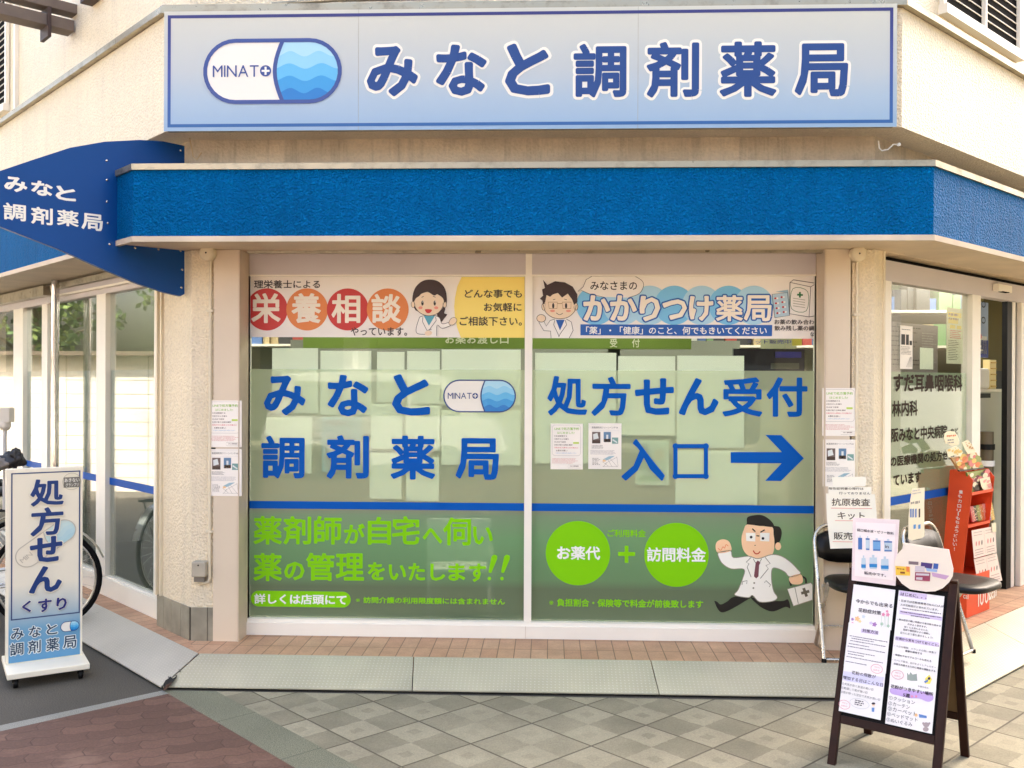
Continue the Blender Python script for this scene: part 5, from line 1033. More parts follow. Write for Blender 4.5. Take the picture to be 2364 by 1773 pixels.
b = MB(); b.box(SS, su0-.006, su1+.012, .055, .085, -.20, .20, M_CRF); b.build('base_plate', st_, bevel=.004)
for a in (su0+.035, su1-.03):
    for d in (-.16, .16):
        b = MB(); c = SS.at(a, .024, d); b.lathe(c-SS.u*.011, SS.u, [(.02, 0), (.024, .004), (.024, .018), (.02, .022)], M_BLK, 16); b.box(SS, a-.014, a+.014, .03, .054, d-.014, d+.014, M_DARK); b.build('caster', st_)
# ================================================================== SANDWICH BOARD
AM = Vector((1.51, 4.12, 0)); AU = Vector((.8, -.6, 0)); AN = Vector((-.6, -.8, 0)); M_WD = mat('dark_brown_wood', (44, 20, 10), .5, noise=(14, .3), bump=(40, .08), spec=.2); M_BRD2 = mat('black_board', (8, 7, 7), .6, spec=.15); M_BACK = mat('brown_hardboard', (108, 82, 48), .7, noise=(8, .15))
fo, tp = AM+AN*.27, AM+AN*.012+Vector((0, 0, .775)); AP = Pl(fo, AU, v=(tp-fo)); AL = (tp-fo).length
bo, tb = AM-AN*.205, AM-AN*.012+Vector((0, 0, .775)); BPp = Pl(bo, -AU, v=(tb-bo))
ab = thing('sandwich_board', (AM.x, AM.y, 0), 'dark brown wooden sandwich board holding pollen leaflets on the grey paving', 'sandwich board')
vb = AP.uv(*zr3(600, 1300))[1]; hw = .222
for P, side in ((AP, 'front'), (BPp, 'back')):
    for s_ in (-1, 1):
        b = MB(); b.box(P, s_*hw-(.034 if s_ > 0 else 0), s_*hw+(.034 if s_ < 0 else 0), 0, AL, -.022, .0, M_WD); b.build('leg', ab, bevel=.003)
    b = MB(); b.box(P, -hw+.034, hw-.034, vb-.034, vb, -.020, -.002, M_WD); b.box(P, -hw+.034, hw-.034, AL-.034, AL, -.020, -.002, M_WD); b.build('rail', ab, bevel=.002)
    b = MB(); b.box(P, -hw+.034, hw-.034, vb, AL-.034, -.014, -.008, M_BRD2 if side == 'front' else M_BACK); b.build('board', ab)
b = MB(); 
for s_ in (-1, 1): b.lathe(Vector((AM.x, AM.y, .772))+AU*s_*.17-AU*.02, AU, [(.006, 0), (.006, .04)], M_TRIM, 10)
b.build('hinge', ab)
zp = lambda x, y: (1930+x/4.1464, 1320+y/4.1464)
PW = mat('leaflet_paper', (236, 230, 226), .5); LAV = mat('leaflet_lavender', (212, 194, 222), .5); PUR = mat('leaflet_ink', (52, 38, 58), .6); FPR = mat('leaflet_fine_ink', (112, 98, 116), .6); LPK = mat('leaflet_pink', (230, 140, 170), .5)
lc = [AP.uv(*zp(*p)) for p in ((195, 115), (590, 185), (415, 1430), (8, 1315))]; rc = [AP.uv(*zp(*p)) for p in ((605, 175), (1050, 240), (905, 1555), (468, 1445))]
def colrect(c): return (c[0][0]+c[3][0])/2, (c[1][0]+c[2][0])/2, (c[0][1]+c[1][1])/2, (c[2][1]+c[3][1])/2
l0, l1_, lt, lb2_ = colrect(lc); r0_, r1_, rt, rb = colrect(rc)
def vat(y, x): return AP.uv(*zp(x, y))[1]
def leaf(u0, u1, v0, v1, label, d):
    b = MB(); b.box(AP, u0, u1, v0, v1, d-.0008, d, PW); o = b.build('leaflet'); ORG[o.name] = Vector(o.location); return tag(o, label, 'leaflet', 'pollen leaflets on the sandwich board')
def txl(b, P, s_, q0, q1, d, m, st='b', k=.9):
    (ua, va), (ub, vb_) = P.uv(*q0, d), P.uv(*q1, d); n = sum(.55 if ord(c) < 0x250 else 1 for c in s_); h = (ub-ua)/n*k; c = (va+vb_)/2; text(b, P, s_, (ua, c+h/2, ub, c-h/2), d, m, st, px=False)
def LT_(b, s_, x0, y0, x1, y1, m=None, st='b', d=.004): txl(b, AP, s_, zp(x0, y0), zp(x1, y1), d, m or PUR, st)
def blob(b, pts, m, d=.0022): b.poly(AP, [AP.uv(*zp(*p)) for p in pts], d, m)
o = leaf(l0, l1_, vat(495, 130), lt, 'top left leaflet on the sandwich board, with a flower border under its title', .0015); b = MB()
LT_(b, '今からでも出来る', 190, 262, 540, 345); LT_(b, '花粉症対策', 215, 350, 430, 410)
for x, y, r, m in ((455, 410, 16, LPK), (497, 412, 17, LPK), (490, 380, 12, LPK), (205, 450, 22, mat('leaflet_orange', (240, 190, 130), .5)), (160, 455, 13, mat('leaflet_violet', (170, 120, 180), .5)), (230, 475, 14, mat('leaflet_yellow', (240, 214, 150), .5)), (370, 505, 20, mat('leaflet_violet', (0, 0, 0))), (335, 492, 14, LAV), (160, 492, 10, LPK), (440, 500, 14, mat('leaflet_leaf', (170, 196, 170), .5)), (265, 430, 16, mat('leaflet_mist', (206, 214, 220), .5)), (500, 520, 14, mat('leaflet_leaf', (0, 0, 0)))):
    blob(b, [(x+r*(1+.25*math.cos(5*t))*math.cos(t), y+r*(1+.25*math.cos(5*t))*math.sin(t)) for t in [k*.2094 for k in range(30)]], m)
for x in (465, 480, 500, 375, 440, 505): b.line(AP, [AP.uv(*zp(x, 420)) if x > 400 else AP.uv(*zp(x, 510)), AP.uv(*zp(x-4, 530))], .0012, .0021, mat('leaflet_leaf', (0, 0, 0)))
b.build('print', o)
o = leaf(l0-.002, l1_-.003, vat(900, 75), vat(495, 130)+.004, 'second leaflet down the left column, a numbered list of countermeasures', .0026); b = MB(); blob(b, [(245, 545), (410, 570), (405, 605), (240, 582)], LAV, .0032); LT_(b, '対策方法', 255, 545, 402, 598)
for k, (x, y, x2, y2) in enumerate(((135, 608, 500, 688), (150, 628, 370, 690), (140, 650, 480, 735), (125, 680, 320, 735), (115, 708, 475, 788), (115, 755, 375, 820), (118, 778, 270, 825), (105, 805, 470, 892), (95, 850, 300, 910))):
    uL, vT = AP.uv(*zp(x, y)); uR, vB = AP.uv(*zp(x2, y2)); vT2 = (vT+vB)/2+.0035; fine(b, AP, (uL, vT2, uR, vT2-.0048), 1, .0034, FPR, px=False, gap=.2, ragged=.05)
def stamp(b, x, y, m=None):
    c = AP.uv(*zp(x, y)); b.line(AP, ell(c[0], c[1], .0235, .018, 24), .0016, .0040, mat('stamp_pink', (214, 110, 130), .5), True); text(b, AP, '今から', (c[0]-.011, c[1]+.010, c[0]+.012, c[1]+.003), .0042, mat('stamp_pink', (0, 0, 0)), 'r', px=False); text(b, AP, '出来る!', (c[0]-.013, c[1]-.002, c[0]+.013, c[1]-.009), .0042, mat('stamp_pink', (0, 0, 0)), 'r', px=False)
stamp(b, 392, 930); b.build('print', o)
o = leaf(l0-.001, l1_-.004, lb2_, vat(900, 75)+.004, 'bottom left leaflet about days when pollen increases, with a speech bubble', .0037); b = MB()
blob(b, [(75, 950), (460, 1010), (455, 1105), (70, 1040)], mat('leaflet_wash', (214, 208, 232), .5), .0042); LT_(b, '花粉の飛散が', 152, 948, 380, 1022, d=.0048); LT_(b, '増加する日はこんな日', 68, 988, 448, 1104, d=.0048)
LT_(b, '①天気が良く気温の高い日', 58, 1058, 355, 1138, d=.0048, st='r'); LT_(b, '②乾燥して風が強い日', 52, 1098, 298, 1166, d=.0048, st='r'); LT_(b, '③雨が降った翌日で天気が良い日', 46, 1132, 420, 1240, d=.0048, st='r')
stamp(b, 83, 1272); c = AP.uv(*zp(228, 1262)); b.line(AP, ell(c[0], c[1], .040, .0195, 24)[:], .001, .0048, mat('leaflet_grey', (170, 170, 176), .5), True); fine(b, AP, (c[0]-.02, c[1]+.012, c[0]+.02, c[1]-.012), 3, .0048, PUR, px=False, gap=.4)
blob(b, [(345, 1300), (372, 1302), (368, 1342), (345, 1340)], mat('leaflet_blue', (90, 130, 190), .5), .0048); blob(b, ell(362, 1272, 16, 18, 14), mat('leaflet_skin', (240, 210, 180), .5), .005); blob(b, ell(362, 1262, 18, 11, 14), PUR, .0052); b.build('print', o)
o = leaf(r0_, r1_, vat(1035, 510), rt, 'long upper right leaflet on the sandwich board with a lavender heading bar', .0015); b = MB()
blob(b, [(610, 180), (872, 215), (868, 272), (606, 230)], LAV); LT_(b, 'はじめに。。。', 622, 195, 865, 262, st='b')
LT_(b, '・日本では花粉症患者の10人に1人が', 605, 258, 1030, 348); LT_(b, 'スギ花粉症だと言われています。', 618, 298, 978, 382)
blob(b, [(612, 368), (1018, 432), (1014, 470), (608, 402)], LAV)
for x, y, x2, y2 in ((640, 345, 1015, 420), (620, 378, 1010, 455), (720, 418, 905, 462)): uL, vT = AP.uv(*zp(x, y)); uR, vB = AP.uv(*zp(x2, y2)); vm = (vT+vB)/2+.004; fine(b, AP, (uL, vm, uR, vm-.0052), 1, .0040, FPR, px=False, gap=.2, ragged=.03)
LT_(b, '・薬は症状の軽い時期から毎日飲み始める', 588, 440, 1002, 532); LT_(b, '方がよく効きます。', 685, 488, 868, 542); LT_(b, '眠くなる薬もあるため、', 655, 515, 885, 575, st='r'); LT_(b, '医師や薬剤師とよく相談し', 645, 542, 900, 605); LT_(b, '自分に合う薬を選びましょう!', 618, 570, 925, 645, st='r')
blob(b, [(572, 615), (990, 680), (985, 722), (568, 655)], LAV); LT_(b, '日頃から気をつけておくこと。', 575, 620, 985, 718, st='b')
LT_(b, '・十分な睡眠、バランスの良い食事で', 560, 700, 958, 785, st='r'); LT_(b, '健康を維持する', 662, 748, 822, 792); LT_(b, '・喫煙をやめてアルコールも控える', 552, 785, 912, 862); LT_(b, '・ストレス解消、血行をよくしアレルギー', 540, 832, 955, 925, st='r'); LT_(b, '体質を改善するために適度な運動をする', 553, 868, 950, 962)
stamp(b, 592, 985); blob(b, [(682, 965), (700, 990), (715, 960), (735, 985), (775, 975), (780, 1045), (720, 1045), (682, 1035)], mat('leaflet_sage', (150, 160, 150), .5)); blob(b, [(855, 1020), (895, 985), (920, 1030), (900, 1075), (850, 1070)], mat('leaflet_sun', (244, 222, 90), .5), .0024); blob(b, ell(893, 1022, 13, 14, 12), PUR, .003); blob(b, [(845, 1050), (880, 1030), (885, 1050), (855, 1068)], mat('leaflet_blue', (0, 0, 0)), .0028); b.build('print', o)
o = leaf(r0_+.001, r1_+.001, rb, vat(1035, 510)+.004, 'bottom right leaflet listing five places, with a violet splash and a grey bear', .0028); b = MB()
blob(b, smooth([(520, 1120), (600, 1115), (720, 1140), (850, 1150), (925, 1180), (930, 1225), (880, 1245), (800, 1215), (700, 1210), (600, 1185), (530, 1165)]), mat('leaflet_splash', (190, 160, 214), .5), .0034)
LT_(b, 'お家の中の', 785, 1088, 885, 1120, st='r', d=.0042); LT_(b, '花粉がつきやすい場所', 525, 1078, 928, 1190, st='x', d=.0042); LT_(b, '5選', 643, 1165, 706, 1202, st='x', d=.0042)
for x in (730, 770): blob(b, [(x, 1182), (x+14, 1190), (x, 1208), (x-14, 1188)], LPK, .0042)
for k, (s_, x2) in enumerate((('①クッション', 755), ('②カーテン', 705), ('③カーペット', 770), ('④ベッドマット', 780), ('⑤ぬいぐるみ', 730))):
    y = 1192+k*53; LT_(b, s_, 508-k*6, y, x2, y+32+(x2-508)*.165, st='r', d=.0042)
blob(b, [(795, 1362), (870, 1380), (872, 1402), (800, 1396)], mat('leaflet_blue', (0, 0, 0)), .0042); blob(b, ell(770, 1372, 14, 16, 12), mat('leaflet_orange', (0, 0, 0)), .0042)
blob(b, ell(866, 1465, 30, 24, 16), mat('leaflet_bear', (168, 150, 150), .5), .0042); blob(b, ell(862, 1508, 28, 22, 16), mat('leaflet_bear', (0, 0, 0)), .0044); 
for x in (838, 896): blob(b, ell(x, 1452, 10, 12, 12), mat('leaflet_bear', (0, 0, 0)), .0046)
b.build('print', o)
# placards standing on top of the board
PP = Pl(tp+AN*.02, AU); 
def placard(pts, label, d0, d1, m, tr=zr2):
    b = MB(); b.prism(PP, [PP.uv(*tr(*p), d1) for p in pts], d0, d1, m); o = b.build('placard'); ORG[o.name] = Vector(o.location); return tag(o, label, 'placard')
o = placard([(452, 808), (895, 830), (858, 1462), (440, 1408)], 'pinkish rectangular placard of drink bottles fixed to the top of the sandwich board', -.004, 0, mat('placard_pink', (236, 220, 222), .45)); b = MB(); e = .001
PQ = lambda pts, m, l=0, cl=None: b.poly(PP, [PP.uv(*zr2(*p), e) for p in pts], e+l*.0006, m)
PQ([(480, 850), (862, 868), (838, 1408), (468, 1365)], mat('placard_white', (244, 234, 234), .4))
txl(b, PP, '経口補水液・ゼリー飲料', zr2(492, 918), zr2(842, 968), e+.0012, PUR, 'b'); txl(b, PP, '販売中です。', zr2(560, 1322), zr2(768, 1378), e+.0012, PUR, 'b')
BB = mat('bottle_blue', (60, 110, 180), .4); BP_ = mat('bottle_pale', (190, 208, 222), .4); BS = mat('bottle_sky', (110, 165, 215), .4)
for x, y, w__, h_, m in ((503, 1000, 38, 112, BB), (575, 1005, 38, 112, BP_), (645, 1025, 72, 100, BS), (752, 1032, 76, 100, BP_)):
    PQ([(x, y), (x+w__, y+2), (x+w__, y+h_+2), (x, y+h_)], m, 2); PQ([(x, y), (x+w__, y+2), (x+w__, y+16), (x, y+14)], BB, 3); PQ([(x+w__*.35, y-20), (x+w__*.65, y-20), (x+w__*.65, y), (x+w__*.35, y)], BP_, 2); PQ([(x+4, y+h_-14), (x+w__-3, y+h_-12), (x+w__-3, y+h_), (x+4, y+h_)], BB, 3)
for x, y, w__ in ((532, 1195, 45), (610, 1190, 75), (720, 1205, 76)):
    PQ([(x+4, y), (x+w__-4, y), (x+w__, y+90), (x+w__-6, y+112), (x+6, y+108), (x, y+85)], BP_, 2); PQ([(x, y+60), (x+w__, y+62), (x+w__, y+95), (x+2, y+93)], mat('water_blue', (30, 130, 200), .4), 3); PQ([(x+w__*.35, y-25), (x+w__*.65, y-25), (x+w__*.65, y), (x+w__*.35, y)], BP_, 2)
text(b, PP, 'in', (*zr2(760, 1068), *zr2(795, 1102)), e+.003, PUR, 'b'); b.build('print', o)
o = placard([(935, 1050), (1370, 1115), (1388, 1200), (1412, 1300), (1405, 1370), (1370, 1430), (1310, 1485), (1240, 1514), (1150, 1518), (1000, 1495), (920, 1440), (868, 1370), (848, 1300), (850, 1230), (875, 1160), (925, 1108)], 'cream rounded placard of medicine packets overlapping the right end of the sandwich board', .004, .009, mat('placard_cream', (238, 226, 212), .45)); b = MB(); e = .0098
PQ([(858, 1270), (998, 1280), (1000, 1365), (862, 1358)], mat('packet_yellow', (240, 196, 70), .4)); PQ([(905, 1325), (950, 1328), (950, 1345), (905, 1342)], mat('packet_brown', (130, 70, 30), .4), 1); text(b, PP, '葛根湯', (*zr2(870, 1288), *zr2(945, 1312)), e+.0008, mat('packet_brown', (0, 0, 0)), 'b'); PQ([(962, 1275), (992, 1278), (994, 1330), (964, 1325)], mat('packet_orange', (232, 130, 70), .4), 1)
PQ([(985, 1225), (1080, 1232), (1078, 1262), (985, 1255)], mat('packet_grey', (120, 104, 112), .4)); PQ([(1105, 1235), (1215, 1248), (1205, 1300), (1100, 1280)], mat('packet_purple', (70, 50, 120), .4)); PQ([(1225, 1245), (1272, 1250), (1265, 1302), (1220, 1298)], mat('packet_blue', (50, 90, 170), .4))
PQ([(1048, 1270), (1140, 1275), (1140, 1330), (1045, 1325)], mat('packet_mist', (206, 196, 204), .4), 1); PQ([(1048, 1330), (1195, 1335), (1190, 1418), (1045, 1410)], mat('packet_maroon', (150, 60, 90), .4), 2); PQ([(1058, 1340), (1185, 1345), (1183, 1365), (1056, 1360)], mat('packet_mist', (0, 0, 0)), 3); PQ([(1060, 1378), (1120, 1380), (1118, 1405), (1058, 1400)], mat('packet_mist', (0, 0, 0)), 3)
PQ([(1150, 1290), (1260, 1305), (1258, 1330), (1160, 1320)], mat('packet_sky', (150, 180, 220), .4), 2); PQ([(1205, 1332), (1375, 1365), (1340, 1402), (1215, 1370)], mat('packet_lilac', (200, 160, 196), .4), 1); b.build('print', o)
# ================================================================== FOLDING CHAIRS
M_VIN = mat('black_vinyl_pad', (10, 9, 8), .4, bump=(220, .1), spec=.3); M_CHR = steel('chrome_tube', (206, 200, 188), .28, .9)
def make_chair(label, grp):
    t = thing('folding_chair', (0, 0, 0), label, 'chair', grp); w_, H = .215, .70
    def arc3(c, r, a0, a1, n, f): return [f(c[0]+r*math.cos(a0+(a1-a0)*i/n), c[1]+r*math.sin(a0+(a1-a0)*i/n)) for i in range(n+1)]
    back = lambda x, z: Vector((x, .12-.22*(H-z)/H, z))
    pts = [back(-w_, .0), back(-w_-.0, .3)]+arc3((-w_+.09, H-.09), .09, math.pi, math.pi/2, 6, back)+arc3((w_-.09, H-.09), .09, math.pi/2, 0, 6, back)+[back(w_, .3), back(w_, .0)]
    b = MB(); b.tube(pts, .011, M_CHR, 10); b.tube([back(-w_, .012), back(w_, .012)], .010, M_CHR, 8); b.build('front_frame', t)
    rear = lambda x, z: Vector((x, -.10+.26*(.42-z)/.42, z)); x_ = w_-.022
    b = MB(); b.tube([rear(-x_, .42), rear(-x_, .03), rear(-x_+.03, .008), rear(x_-.03, .008), rear(x_, .03), rear(x_, .42)], .010, M_CHR, 10); b.build('rear_frame', t)
    b = MB(); n = 9; V = []
    for k in range(n):
        x = -w_+.015+(2*w_-.03)*k/(n-1); cy = .018*(1-(2*k/(n-1)-1)**2); e_ = .03*(abs(2*k/(n-1)-1))**4
        for dy, z in ((-.012, .50+e_), (-.016, .585), (-.012, .672-e_), (.012, .672-e_), (.016, .585), (.012, .50+e_)): p = back(x, z); V.append(p+Vector((0, cy+dy, 0)))
    f = [(k*6+j, k*6+(j+1) % 6, (k+1)*6+(j+1) % 6, (k+1)*6+j) for k in range(n-1) for j in range(6)]+[tuple(range(6))[::-1], tuple((n-1)*6+j for j in range(6))]
    b.add(V, f, M_VIN, True); b.build('backrest', t)
    b = MB(); prof = []
    sq = [(w_*.9*math.copysign(abs(math.cos(a))**.5, math.cos(a)), .19*math.copysign(abs(math.sin(a))**.6, math.sin(a))) for a in [2*math.pi*k/28 for k in range(28)]]
    V = []; lv = ((.86, .396), (1.0, .405), (1.0, .425), (.93, .436), (.6, .440))
    for s_, z in lv: V += [Vector((x*s_, -.10+y*s_, z)) for x, y in sq]
    f = [(i*28+k, i*28+(k+1) % 28, (i+1)*28+(k+1) % 28, (i+1)*28+k) for i in range(4) for k in range(28)]+[tuple(range(28))[::-1], tuple(range(4*28, 5*28))]
    b.add(V, f, M_VIN, True); b.build('seat', t)
    b = MB(); b.tube([Vector((-w_+.01, -.02, .39)), Vector((w_-.01, -.02, .39))], .008, M_CHR, 8); b.tube([rear(-x_, .15), rear(x_, .15)], .006, M_CHR, 8); b.build('cross_bar', t)
    b = MB(); 
    for s_ in (-1, 1): b.lathe(back(s_*w_, .0)-Vector((0, 0, .002)), (0, 0, 1), [(.014, 0), (.013, .02)], M_BLK, 10)
    b.build('rubber_foot', t)
    return t
def copy_tree(o, par=None):
    c = o.copy(); COL.objects.link(c); c.parent = par
    for ch in list(o.children): copy_tree(ch, c)
    return c
ch1 = make_chair('black folding chair left of the sandwich board with kit signs hung on its back', 'black folding chairs by the entrance'); r = ray(1984, 1500); p = CAMP+r*(5.23/r.y); ch1.location = (p.x, 5.24, .112)
ch2 = copy_tree(ch1); ch2['label'] = 'black folding chair beside the red display stand with a long paper strip on its back'
ub = (RW.uv(2078, 1200, .2)[0]+RW.uv(2170, 1225, .2)[0])/2; p = RW.at(ub, 0, .2+.10); ch2.location = (p.x, p.y, .112); ch2.rotation_euler = (0, 0, math.radians(45))
# papers hanging on chair one
KP = Pl((0, 5.215, 0), (1, -.03, 0)); zk = lambda x, y: (1880+x/6.3792, 1040+y/6.3792); PK_ = mat('hanging_paper', (248, 242, 224), .6)
def hang(pts, label, d, m=PK_, P=KP, tr=zk, nm='paper_sign'):
    b = MB(); b.prism(P, [P.uv(*tr(*p), d) for p in pts], d-.001, d, m); o = b.build(nm); ORG[o.name] = Vector(o.location); return tag(o, label, 'paper sign')
o = hang([(172, 632), (892, 645), (918, 960), (935, 1430), (236, 1446), (185, 1000)], 'large white paper with bold kit sale writing hung over the left chair back', .004); b = MB(); DKI = mat('kit_ink', (92, 78, 62), .6)
text(b, KP, '抗原検査', (*zk(255, 702), *zk(822, 822)), .0048, DKI, 'b'); text(b, KP, 'キット', (*zk(342, 905), *zk(742, 1018)), .0048, DKI, 'b'); text(b, KP, '販売中', (*zk(285, 1202), *zk(700, 1318)), .0048, mat('kit_ink_dark', (60, 50, 40), .6), 'b')
for x0, x1, y in ((245, 850, 848), (305, 720, 1032), (270, 720, 1342)): q0, q1 = KP.uv(*zk(x0, y), .005), KP.uv(*zk(x1, y), .005); b.quad(KP, q0[0], q1[0], q0[1]-.0015, q0[1]+.0015, .0048, mat('kit_red_line', (232, 150, 130), .6))
b.build('writing', o)
o = hang([(205, 528), (838, 540), (842, 672), (210, 668)], 'white paper strip with two small lines of writing above the kit sign', .0065); b = MB()
text(b, KP, '陰性証明書の発行は', (*zk(212, 540), *zk(725, 582)), .0072, DKI, 'b'); text(b, KP, '行っておりません', (*zk(362, 608), *zk(825, 652)), .0072, DKI, 'b'); b.build('writing', o)
hang([(255, 392), (752, 385), (765, 440), (752, 528), (275, 520)], 'blank white paper flap topmost above the left chair', .005)
# strip on chair two
zc = lambda x, y: (2040+x/5.1852, 980+y/5.1852); CP = Pl(RW.at(0, 0, .2), RW.u)
o = hang([(345, 770), (492, 755), (486, 1000), (490, 1335), (462, 1360), (293, 1398), (300, 1100), (320, 900)], 'long narrow paper strip of bottle pictures hanging on the right chair back', .003, mat('strip_paper', (236, 224, 196), .5), CP, zc)
b = MB(); fine(b, CP, (*CP.uv(*zc(325, 930), .004), *CP.uv(*zc(470, 960), .004)), 1, .0038, GRN, px=False); fine(b, CP, (*CP.uv(*zc(345, 790), .004), *CP.uv(*zc(480, 830), .004)), 2, .0038, mat('faint_text', (0, 0, 0)), px=False)
for x in (325, 352, 385, 428): q0 = CP.uv(*zc(x-8, 1010), .004); q1 = CP.uv(*zc(x+10, 1110), .004); b.quad(CP, q0[0], q1[0], q1[1], q0[1], .0038, BB if x < 400 else PUR)
for x in (372, 428): q0 = CP.uv(*zc(x-14, 1200), .004); q1 = CP.uv(*zc(x+14, 1245), .004); b.quad(CP, q0[0], q1[0], q1[1], q0[1], .0038, mat('water_blue', (0, 0, 0)))
b.build('print', o)
# ================================================================== RED DISPLAY STAND
SU0, SU1 = 1.142, 1.49; SP = Pl(RW.at(SU0, 0, 0), (S5, -S5, 0)); SPB = Pl(RW.at(SU1, 0, 0), (S5, -S5, 0)); M_REDC = mat('red_cardboard', (232, 78, 30), .5, noise=(3, .06))
ds = thing('display_stand', RW.at((SU0+SU1)/2, .11, .05), 'orange red cardboard display stand with vertical white writing beside the doorway', 'display stand')
side = [(2193, 1084), (2231, 1089), (2246, 1109), (2222.5, 1325), (2224, 1440), (2180, 1440), (2173.5, 1320)]
sv = [SP.uv(*p) for p in side]; zbot = .113; sv[4] = (sv[3][0]+.045, .45); 
sv = [sv[0], sv[1], sv[2], sv[3], (sv[3][0], zbot), (sv[6][0], zbot), sv[6]]
for k, P in enumerate((SP, SPB)):
    b = MB(); b.prism(P, sv, -.004, 0, M_REDC); b.build('side_panel', ds)
dF = lambda z: sv[3][0]+(sv[2][0]-sv[3][0])*min(1, max(0, (z-sv[3][1])/(sv[2][1]-sv[3][1])))
dB = lambda z: sv[6][0]+(sv[0][0]-sv[6][0])*min(1, max(0, (z-sv[6][1])/(sv[0][1]-sv[6][1])))
b = MB()
b.add([RW.at(u, z, dB(z)+.004) for z in (zbot, sv[6][1], sv[0][1]) for u in (SU0, SU1)], [(0, 1, 3, 2), (2, 3, 5, 4)], M_REDC); b.build('back_panel', ds)
sh1, sh2 = RW.uv(*zr2(1700, 575), .1)[1], RW.uv(*zr2(1690, 890), .1)[1]
for z in (sh1, sh2, .30):
    b = MB(); b.box(RW, SU0+.002, SU1-.006, z, z+.006, dB(z)+.006, dF(z)-.001, M_REDC); b.box(RW, SU0-.002, SU1+.002, z-.004, z+.014, dF(z), dF(z)+.004, M_REDC); b.build('shelf', ds)
b = MB(); b.box(RW, SU0-.012, SU1+.008, zbot, .37, dB(.2), dF(.2)+.03, M_REDC); b.build('base_box', ds)
b = MB()
pos = [(925, 808), (912, 858), (912, 915), (905, 975), (898, 1030), (893, 1072), (888, 1120), (882, 1170), (877, 1222), (872, 1275), (862, 1330), (856, 1385), (852, 1435), (848, 1490)]
for ch, (x, y) in zip('量もカロリーもちょうどいい!', pos):
    q0 = SP.uv(*zc(x-23, y-22), .001); q1 = SP.uv(*zc(x+23, y+22), .001)
    if ch == 'ー': c = ((q0[0]+q1[0])/2, (q0[1]+q1[1])/2); b.quad(SP, c[0]-.003, c[0]+.003, q1[1], q0[1], .0015, M_WHITE)
    elif ch == '!': text(b, SP, ch, ((q0[0]*.6+q1[0]*.4), q0[1], (q0[0]*.4+q1[0]*.6), q1[1]), .0015, M_WHITE, 'b', px=False)
    else: text(b, SP, ch, (q0[0], q0[1], q1[0], q1[1]), .0015, M_WHITE, 'b', px=False)
dq = dF(.2)+.0315; text(b, RW, '100', (*zr2(1652, 1490), *zr2(1750, 1625)), dq, M_HALO, 'r'); text(b, RW, 'kcal', (*zr2(1752, 1505), *zr2(1826, 1560)), dq, M_HALO, 'b'); fine(b, RW, (*RW.uv(*zr2(1752, 1575), dq), *RW.uv(*zr2(1815, 1600), dq)), 1, dq, M_HALO, px=False)
BS_ = Pl(RW.at(SU0-.0125, 0, 0), (S5, -S5, 0)); text(b, BS_, 'cal', (*zr2(1508, 1530), *zr2(1558, 1590)), .001, M_HALO, 'b')
b.build('lettering', ds)
def pack(pts, label, d, cols, grp='food packets in the red display', th=.012, P=RW, tr=zc, cat='packet', nm='food_packet'):
    b = MB(); b.prism(P, [P.uv(*tr(*p), d) for p in pts], d-th, d, cols[0]); 
    if len(cols) > 1:
        q = [P.uv(*tr(*p), d) for p in pts[:4]]
        for k in range(len(cols)*9):
            a, c = random.random()*.8+.1, random.random()*.8+.1; s_ = .025+random.random()*.05
            L = lambda i, j, t: (q[i][0]*(1-t)+q[j][0]*t, q[i][1]*(1-t)+q[j][1]*t)
            A_, B_ = L(0, 1, a), L(3, 2, a); x = A_[0]*(1-c)+B_[0]*c; y = A_[1]*(1-c)+B_[1]*c; w__ = abs(q[1][0]-q[0][0])*s_*1.6
            b.poly(P, ell(x, y, w__*1.3, w__*.55, 9, random.random(), random.random()+2*math.pi), d+.0006+k*.0001, cols[1+k % (len(cols)-1)])
    o = b.build(nm); ORG[o.name] = Vector(o.location); return tag(o, label, cat, grp)
fc = lambda n, c: mat(n, c, .4)
OL, TAN, RSE, CRM, DKG, ORG_, YLW, PPL, PNK = fc('pk_olive', (140, 150, 70)), fc('pk_tan', (200, 150, 90)), fc('pk_rose', (214, 110, 110)), fc('pk_cream', (238, 226, 190)), fc('pk_dark', (48, 38, 30)), fc('pk_orange', (224, 120, 60)), fc('pk_yellow', (230, 190, 90)), fc('pk_purple', (120, 80, 150)), fc('pk_pink', (232, 150, 140))
pack([(810, 400), (1110, 335), (1205, 520), (905, 555)], 'green and tan food packet photo card at the top of the red display', dF(1)-.05, [TAN, OL, CRM, YLW, ORG_, RSE])
pack([(905, 548), (1205, 512), (1212, 528), (912, 562)], 'dark lower edge of the top card in the red display', dF(1)-.04, [DKG])
pack([(1000, 575), (1250, 535), (1300, 770), (1065, 825)], 'food packets with dark red labels on the top shelf of the red display', dF(.9)-.02, [OL, DKG, RSE, CRM, DKG, fc('pk_maroon', (120, 40, 50))])
for k, (x, c) in enumerate(((1015, RSE), (1045, DKG), (1085, OL), (1120, ORG_), (1160, PNK), (1200, PPL), (1240, YLW))):
    pack([(x+18, 990-k*8), (x+58, 978-k*8), (x+92, 1150-k*3+2), (x+52, 1168-k*3)], ['rose', 'dark', 'olive', 'orange', 'pink', 'purple', 'yellow'][k]+' spined food packet in the leaning row on the middle shelf', dF(.7)-.02-.002*k, [c, CRM, TAN], th=.01)
